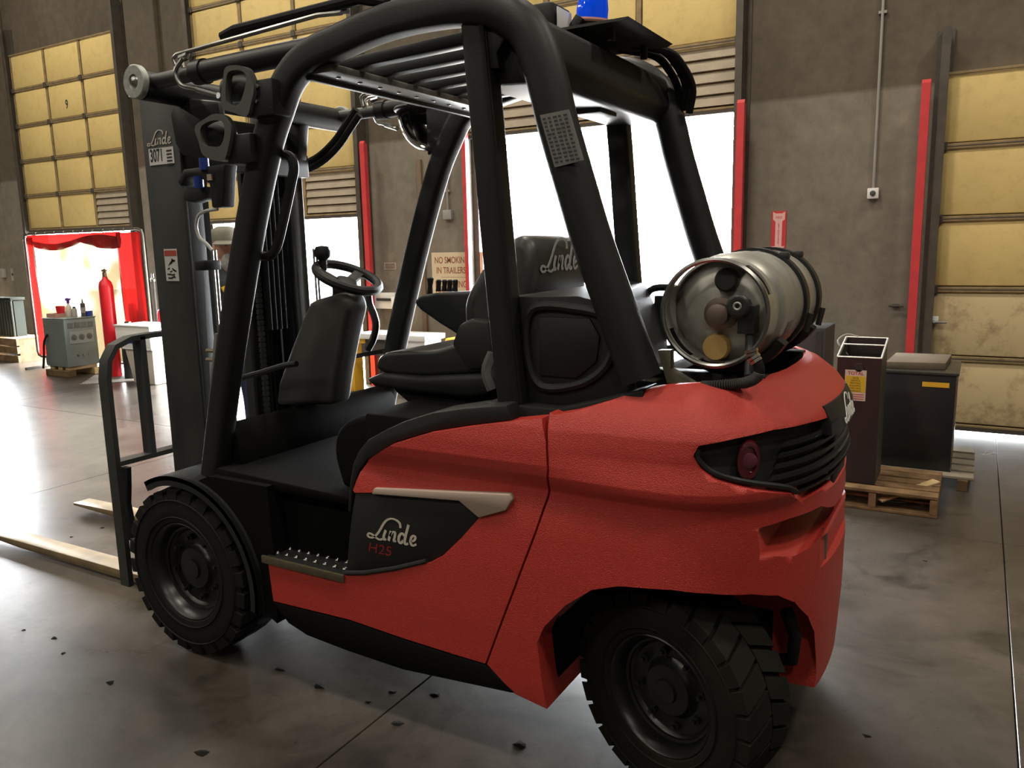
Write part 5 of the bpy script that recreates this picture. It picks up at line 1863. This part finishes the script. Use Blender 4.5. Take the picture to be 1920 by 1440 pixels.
# items on the machine
t = thing('spray_bottle', (-9.93, 4.30, ZT), 'spray bottle with a purple trigger on the welding machine', 'bottle')
x, y = -9.93, 4.30
MB().lathe((x, y, ZT), (0, 0, 1), [(0.035, 0), (0.04, 0.01), (0.04, 0.10), (0.032, 0.14), (0.014, 0.165), (0.014, 0.18), (0, 0.18)], 18).build('body', mat('bottle_pale', (0.55, 0.50, 0.42), 0.4), t)
m = MB().prism([(x - 0.045, ZT + 0.215), (x - 0.045, ZT + 0.235), (x - 0.02, ZT + 0.25), (x + 0.05, ZT + 0.245), (x + 0.05, ZT + 0.225), (x + 0.015, ZT + 0.215), (x + 0.012, ZT + 0.18), (x - 0.012, ZT + 0.18), (x - 0.012, ZT + 0.21)], y - 0.014, y + 0.014)
m.build('trigger_head', mat('purple', (0.10, 0.03, 0.30), 0.4), t, bevel=0.003)
t = thing('sealant_tube', (-9.81, 4.42, ZT), 'dark upright sealant tube on the welding machine', 'tube')
MB().lathe((-9.81, 4.42, ZT), (0, 0, 1), [(0.03, 0), (0.03, 0.17), (0.012, 0.185), (0.006, 0.23), (0, 0.23)], 16).build('body', mat('tube_dark', (0.06, 0.06, 0.065), 0.4), t)
MB().lathe((-9.81, 4.42, ZT), (0, 0, 1), [(0.031, 0.05), (0.031, 0.12)], 16, ring=True).build('label_band', CONDUIT, t)
t = thing('spray_can', (-9.86, 4.33, ZT), 'short pale can with a dark cap on the welding machine', 'can')
MB().lathe((-9.86, 4.33, ZT), (0, 0, 1), [(0.032, 0), (0.032, 0.10), (0.022, 0.115), (0, 0.115)], 16).build('body', CONDUIT, t)
MB().lathe((-9.86, 4.33, ZT + 0.115), (0, 0, 1), [(0.02, 0), (0.02, 0.02), (0.0, 0.022)], 14).build('cap', INK, t)
t = thing('tape_roll', (-9.80, 4.49, ZT), 'small blue tape roll on the welding machine', 'tape')
MB().lathe((-9.80, 4.49, ZT), (0, 0, 1), [(0.02, 0), (0.045, 0), (0.045, 0.07), (0.02, 0.07)], 18, closed=True).build('roll', BLUEP, t)
MB().lathe((-9.80, 4.49, ZT), (0, 0, 1), [(0.016, 0.001), (0.02, 0.001), (0.02, 0.069), (0.016, 0.069)], 18, closed=True).build('core', WHITEP, t)
t = thing('parts_tray', (-10.08, 4.3, ZT), 'shallow pinkish tray at the left end of the welding machine top', 'tray')
m = MB().box(-10.21, -10.02, 4.16, 4.44, ZT, ZT + 0.008)
m.build('base', mat('tray_pink', (0.40, 0.22, 0.18), 0.5), t, smooth=0)
for a in ((-10.21, -10.02, 4.16, 4.168), (-10.21, -10.02, 4.432, 4.44), (-10.21, -10.202, 4.168, 4.432), (-10.028, -10.02, 4.168, 4.432)):
    MB().box(*a, ZT + 0.008, ZT + 0.05).build('tray_wall', MATS['tray_pink'], t, smooth=0)
t = thing('red_cup', (-10.11, 4.30, ZT + 0.009), 'red cup standing in the tray on the welding machine', 'cup')
MB().lathe((-10.11, 4.30, ZT + 0.009), (0, 0, 1), [(0.0, 0), (0.045, 0), (0.06, 0.13), (0.056, 0.13), (0.042, 0.006), (0, 0.006)], 20).build('body', CYLR, t)
MB().lathe((-10.11, 4.30, ZT + 0.139), (0, 0, 1), [(0.056, -0.003), (0.063, 0), (0.056, 0.003)], 20, ring=True).build('rim', CYLR, t)


def gas_bottle(x, y, r, h, m, label, neck=True, rag=False):
    t = thing('gas_bottle', (x, y, 0), label, 'gas cylinder')
    MB().lathe((x, y, 0), (0, 0, 1), [(0, 0), (r * 0.9, 0), (r, 0.02), (r, h * 0.84), (r * 0.85, h * 0.88), (r * 0.4, h * 0.91), (r * 0.35, h * 0.93)], 24).build('body', m, t)
    MB().lathe((x, y, h * 0.92), (0, 0, 1), [(r * 0.3, 0), (r * 0.3, h * 0.05), (r * 0.16, h * 0.055), (r * 0.16, h * 0.08), (0, h * 0.08)], 14).build('valve', STEELD, t)
    MB().cyl((x - r * 0.5, y, h * 0.985), (x + r * 0.5, y, h * 0.985), r * 0.14, 10).build('handwheel', STEELD, t)
    return t


gas_bottle(-9.24, 4.40, 0.085, 1.38, CYLR, 'tall red gas bottle standing right of the welding machine')
gas_bottle(-8.90, 4.42, 0.10, 0.72, mat('bottle_black', (0.02, 0.02, 0.02), 0.5), 'short black gas bottle behind the load backrest')
t = thing('torch_cart', (-8.80, 4.80, 0), 'thin dark regulator stand in front of the red curtain strip', 'stand')
MB().cyl((-8.95, 4.88, 0.03), (-8.95, 4.88, 1.2), 0.018, 10).build('pole', DDARK, t)
MB().lathe((-8.95, 4.88, 1.2), (0, 0, 1), [(0.03, 0), (0.035, 0.03), (0.02, 0.05), (0.02, 0.1), (0, 0.11)], 12).build('regulator', STEEL, t)
MB().lathe((-8.95, 4.88, 0), (0, 0, 1), [(0.0, 0), (0.14, 0), (0.13, 0.03), (0.02, 0.035)], 20).build('base', DDARK, t)
gas_bottle(-8.72, 4.82, 0.08, 0.95, CYLR, 'shorter red gas bottle by the right edge of the screen')
t = thing('white_carton', (-8.72, 4.1, 0), 'white carton with blue print on top of a pale tub behind the backrest', 'carton')
ca = at(238, 602, 4.3)
MB().box(-8.69, -8.04, 4.1, 4.5, 0.45, 0.70).build('box', WHITE, t, bevel=0.004)
MB().box(-8.70, -8.03, 4.09, 4.51, 0.70, 0.72).build('lid', WHITEP, t, bevel=0.003)
MB().box(-8.46, -8.37, 4.096, 4.1, 0.50, 0.58).build('blue_print', BLUEP, t, smooth=0)
t = thing('storage_tub', (-8.6, 4.3, 0), 'pale translucent storage tub carrying the white carton', 'tub')
m = MB()
m.add([(-8.51, 4.16, 0), (-8.11, 4.16, 0), (-8.11, 4.46, 0), (-8.51, 4.46, 0), (-8.57, 4.12, 0.425), (-8.05, 4.12, 0.425), (-8.05, 4.49, 0.425), (-8.57, 4.49, 0.425)],
      [(0, 3, 2, 1), (4, 5, 6, 7), (0, 1, 5, 4), (1, 2, 6, 5), (2, 3, 7, 6), (3, 0, 4, 7)])
m.build('body', mat('tub_pale', (0.55, 0.50, 0.44), 0.5), t, bevel=0.015)
MB().box(-8.59, -8.03, 4.10, 4.51, 0.425, 0.448).build('lid', WHITEP, t, bevel=0.004)
t = thing('roll_cluster', (-9.05, 4.7, 0.0), 'white paper rolls bundled upright beside the red gas bottle', 'paper rolls')
for i, (x, y) in enumerate(((-9.30, 4.78), (-9.24, 4.88), (-9.36, 4.90))):
    MB().lathe((x, y, 0.0), (0, 0, 1), [(0.015, 0), (0.05, 0), (0.05, 0.92 - 0.05 * i), (0.015, 0.92 - 0.05 * i)], 16, closed=True).build('roll', WHITE, t)
tag(MB().lathe((-9.05, 4.35, 0.0), (0, 0, 1), [(0.0, 0), (0.55, 0), (0.55, 0.006), (0.0, 0.006)], 4).build('floor_mat', mat('mat_dark', (0.10, 0.085, 0.07), 0.9), smooth=0), 'thin dark mat under the gas bottles', 'mat')

# far left: radiator stack and timber
t = thing('radiator_rack', (-12.8, 4.9, 0.36), 'dark finned radiator rack on timber at the left edge', 'radiator')
MB().box(-13.35, -12.25, 4.85, 5.0, 0.36, 0.90).build('core', mat('rad_dark', (0.02, 0.022, 0.018), 0.7, spec=0.05), t, smooth=0)
for i in range(15):
    x = -13.33 + i * 0.075
    MB().cyl((x, 4.83, 0.36), (x, 4.83, 0.92), 0.02, 8).build('fin_tube', mat('rad_tube', (0.035, 0.037, 0.03), 0.5), t)
MB().box(-13.37, -12.23, 4.80, 5.02, 0.91, 0.95).build('header', MATS['rad_dark'], t, bevel=0.006)
t = thing('timber_crate', (-13.0, 4.9, 0), 'low rough timber crate at the left edge beside the screen', 'crate')
for z in (0.0, 0.13, 0.25):
    MB().box(-14.2, -11.95, 4.66, 4.70, z, z + 0.10).build('side_plank', WOOD, t, bevel=0.004, seg=1, smooth=0)
for k in range(4):
    MB().box(-14.2, -11.95, 4.66 + k * 0.12, 4.76 + k * 0.12, 0.352, 0.358).build('top_plank', WOODL, t, smooth=0)
for x in (-14.15, -13.1, -12.05):
    MB().box(x, x + 0.08, 4.71, 5.1, 0, 0.35).build('bearer', WOODD, t, smooth=0)

# ------------------------------------------------------------------ things seen through the cab
t = thing('dock_bench', (-5.0, 4.95, 0), 'white topped dock bench with yellow steel legs seen through the cab', 'bench')
MB().box(-5.45, -4.52, 4.75, 5.12, 0.60, 0.66).build('top', WHITEP, t, bevel=0.006)
MB().box(-4.78, -4.55, 4.78, 5.08, 0.40, 0.60).build('drawer_box', WHITE, t, bevel=0.006)
MB().box(-5.42, -4.80, 4.80, 5.08, 0.42, 0.60).build('dark_shelf', mat('bench_dark', (0.06, 0.045, 0.035), 0.6), t, bevel=0.005)
for x in (-5.70, -4.62):
    MB().box(x, x + 0.16, 4.80, 4.96, 0.0, 0.58 if x < -5 else 0.40).build('leg', YSAFE, t, bevel=0.01)
MB().box(-5.72, -5.36, 4.79, 4.98, 0.545, 0.60).build('arm', YSAFE, t, bevel=0.006)
t = thing('yellow_bumper', (-4.38, 5.05, 0), 'short yellow bumper block right of the dock bench', 'bumper')
MB().box(-4.42, -4.25, 4.95, 5.15, 0.0, 0.62).build('post', YSAFE, t, bevel=0.02, seg=3)
MB().box(-4.45, -4.22, 4.93, 5.17, 0, 0.02).build('base_plate', YSAFE, t, bevel=0.004)
t = thing('dock_control_box', (-5.35, WY, 0.95), 'white dock control box with a black bar on the wall behind the steering wheel', 'control box')
MB().box(-5.62, -5.33, WY - 0.10, WY, 0.88, 1.06).build('housing', WHITEP, t, bevel=0.008)
MB().box(-5.58, -5.36, WY - 0.115, WY - 0.10, 0.97, 1.0).build('black_bar', INK, t, smooth=0)
MB().box(-5.36, -5.28, WY - 0.13, WY - 0.03, 0.90, 1.02).build('end_cap', WHITE, t, bevel=0.01)
t = thing('wall_label', (-5.43, WY, 1.36), 'small pale label plate on the wall above the control box', 'label')
MB().box(-5.53, -5.36, WY - 0.006, WY, 1.32, 1.40).build('plate', mat('plate_tan', (0.35, 0.28, 0.22), 0.6), t, smooth=0)
for z in (1.34, 1.36, 1.38):
    MB().box(-5.515, -5.375, WY - 0.0075, WY - 0.006, z - 0.004, z + 0.004).build('print_line', INK, t, smooth=0)

# ------------------------------------------------------------------ person behind the mast


def skin_mesh(name, verts, edges, radii, mats_fn, sub=2):
    me = bpy.data.meshes.new(name)
    me.from_pydata(verts, edges, [])
    o = bpy.data.objects.new(name, me)
    COL.objects.link(o)
    mod = o.modifiers.new('s', 'SKIN')
    for v, r in zip(me.skin_vertices[0].data, radii):
        v.radius = r if isinstance(r, tuple) else (r, r)
    me.skin_vertices[0].data[0].use_root = True
    mod.use_smooth_shade = True
    sm = o.modifiers.new('d', 'SUBSURF')
    sm.levels = sub
    sm.render_levels = sub
    dg = bpy.context.evaluated_depsgraph_get()
    dg.update()
    m2 = bpy.data.meshes.new_from_object(o.evaluated_get(dg))
    bpy.data.objects.remove(o)
    mats = []
    for p in m2.polygons:
        mt = mats_fn(p.center)
        if mt not in mats:
            mats.append(mt)
    m2.materials.clear()
    for mt in mats:
        m2.materials.append(mt)
    for p in m2.polygons:
        p.material_index = mats.index(mats_fn(p.center))
    m2.shade_smooth()
    ob = bpy.data.objects.new(name, m2)
    COL.objects.link(ob)
    return ob


PX_, PY_ = -4.20, 2.02
per = thing('person', (PX_, PY_, 0), 'bearded person in a khaki cap and dark jacket standing behind the forklift mast', 'person')
fa = math.radians(-18)        # facing: mostly +x, a little toward the viewer
cf, sf = math.cos(fa), math.sin(fa)


def W(f, l, z):
    """forward, left, up in the person's own frame"""
    return (PX_ + f * cf - l * sf, PY_ + f * sf + l * cf, z)


V = [W(0, 0, 0.93), W(0, 0, 1.10), W(0.01, 0, 1.28), W(0.0, 0, 1.40), W(0.005, 0, 1.47), W(0.02, 0, 1.54), W(0.025, 0, 1.62),
     W(0, 0.09, 0.88), W(0.02, 0.10, 0.50), W(-0.01, 0.11, 0.09), W(0.06, 0.12, 0.045), W(0.17, 0.13, 0.035),
     W(0, -0.09, 0.88), W(0.03, -0.10, 0.50), W(0.0, -0.11, 0.09), W(0.07, -0.12, 0.045), W(0.18, -0.13, 0.035),
     W(0, 0.17, 1.38), W(-0.01, 0.23, 1.13), W(0.10, 0.22, 0.92), W(0.15, 0.20, 0.86),
     W(0, -0.17, 1.38), W(-0.01, -0.23, 1.13), W(0.10, -0.22, 0.92), W(0.15, -0.20, 0.86)]
E = [(0, 1), (1, 2), (2, 3), (3, 4), (4, 5), (5, 6), (0, 7), (7, 8), (8, 9), (9, 10), (10, 11), (0, 12), (12, 13), (13, 14), (14, 15), (15, 16), (3, 17), (17, 18), (18, 19), (19, 20), (3, 21), (21, 22), (22, 23), (23, 24)]
Rr = [0.15, 0.145, 0.155, 0.12, 0.06, 0.075, 0.085, 0.095, 0.062, 0.05, 0.05, 0.038, 0.095, 0.062, 0.05, 0.05, 0.038, 0.062, 0.048, 0.038, 0.032, 0.062, 0.048, 0.038, 0.032]


def pm(c):
    if c.z > 1.465:
        return SKIN
    if c.z < 0.09:
        return INK
    if c.z < 0.90 and math.hypot(c.x - W(0.02, 0.0, 0)[0], c.y - W(0.02, 0, 0)[1]) < 0.21:
        return JEANS
    if c.z < 0.905:
        return SKIN
    return CLOTH


body = skin_mesh('body', V, E, Rr, pm)
adopt(body, per)
# fingers on both hands
for s in (1, -1):
    base = W(0.16, s * 0.20, 0.845)
    m = MB()
    for k in range(4):
        p0 = W(0.155 + 0.004 * k, s * (0.175 + 0.017 * k), 0.85)
        p1 = W(0.19, s * (0.175 + 0.017 * k), 0.815 - 0.004 * (k % 2))
        p2 = W(0.185, s * (0.178 + 0.016 * k), 0.785)
        m.tube([p0, p1, p2], [0.010, 0.009, 0.007], 8)
    m.tube([W(0.14, s * 0.168, 0.86), W(0.175, s * 0.150, 0.84), W(0.19, s * 0.155, 0.815)], [0.011, 0.010, 0.008], 8)
    m.build('fingers', SKIN, body)
# head features
hz = 1.585
m = MB()
m.ball(W(0.03, 0, hz), 0.088, 0.078, 0.118, 20, 14)
m.build('head', SKIN, per, smooth=80)
m = MB()
m.add([W(0.105, 0.016, hz - 0.02), W(0.105, -0.016, hz - 0.02), W(0.135, 0, hz - 0.015), W(0.108, 0, hz + 0.035)], [(0, 1, 2), (0, 2, 3), (1, 3, 2), (0, 3, 1)])
m.build('nose', SKIN, per, smooth=0)
for s in (1, -1):
    MB().ball(W(0.100, s * 0.032, hz + 0.018), 0.012, 0.012, 0.008, 10, 6).build('eye', INK, per)
    MB().ball(W(0.02, s * 0.080, hz), 0.018, 0.010, 0.03, 10, 8).build('ear', SKIN, per)
MB().ball(W(0.075, 0, hz - 0.105), 0.058, 0.066, 0.085, 16, 10).build('beard', BEARD, per, smooth=80)
MB().ball(W(-0.005, 0, hz - 0.01), 0.085, 0.083, 0.085, 16, 10).build('hair', BEARD, per, smooth=80)
cp = MB().lathe(W(0.02, 0, hz + 0.035), (0, 0, 1), [(0.100, 0.0), (0.103, 0.02), (0.100, 0.06), (0.085, 0.09), (0.05, 0.108), (0.0, 0.112)], 28)
cp.build('cap', CAPM, per, smooth=50)
m = MB()
vs, fs = [], []
for i in range(13):
    a = math.radians(-62 + i * 124 / 12)
    for r, dz in ((0.098, 0.008), (0.185, -0.018)):
        rr_ = r if r < 0.1 else 0.098 + (r - 0.098) * math.cos(a * 0.9)
        p = W(0.02 + rr_ * math.cos(a), rr_ * math.sin(a), hz + 0.035 + dz)
        vs += [p, (p[0], p[1], p[2] + 0.006)]
for i in range(12):
    o_ = i * 4
    fs += [(o_, o_ + 2, o_ + 6, o_ + 4), (o_ + 1, o_ + 5, o_ + 7, o_ + 3), (o_ + 2, o_ + 3, o_ + 7, o_ + 6)]
m.add(vs, fs)
m.build('cap_brim', CAPM, per)
MB().bar(W(0.135, -0.10, 1.30), W(0.15, -0.02, 1.33), 0.02, 0.035).build('yellow_strap', YSAFE, per, bevel=0.004)

# ------------------------------------------------------------------ debris on the floor
rr = random.Random(11)
for (dx, dy, s) in ((815, 1303, 1.0), (972, 1397, 1.3), (600, 1288, 1.1), (690, 1317, 0.8), (735, 1298, 0.8), (745, 1358, 1.0), (208, 1280, 0.9), (103, 1196, 0.7), (118, 1225, 0.6), (45, 1181, 0.6), (1625, 1380, 0.7), (1735, 1052, 0.5), (192, 990, 0.8), (133, 1007, 0.7), (380, 1412, 1.2), (526, 1256, 1.0)):
    d = FW * F_PX + RT * (dx - 960) - UP * (dy - 720)
    p = CAM + d * (-CAM[2] / d[2])
    m = MB()
    n_ = 7
    vs = [(p[0], p[1], 0.005 * s)]
    for i in range(n_):
        a = 2 * math.pi * i / n_
        r = 0.016 * s * rr.uniform(0.5, 1.3)
        vs.append((p[0] + r * math.cos(a) * 1.4, p[1] + r * math.sin(a), 0.0005))
    m.add(vs, [(0, 1 + i, 1 + (i + 1) % n_) for i in range(n_)] + [tuple(range(n_, 0, -1))])
    tag(m.build('floor_flake', FLAKE, smooth=0), 'small dark flake of debris on the concrete floor', 'debris', 'dark debris flakes on the floor')
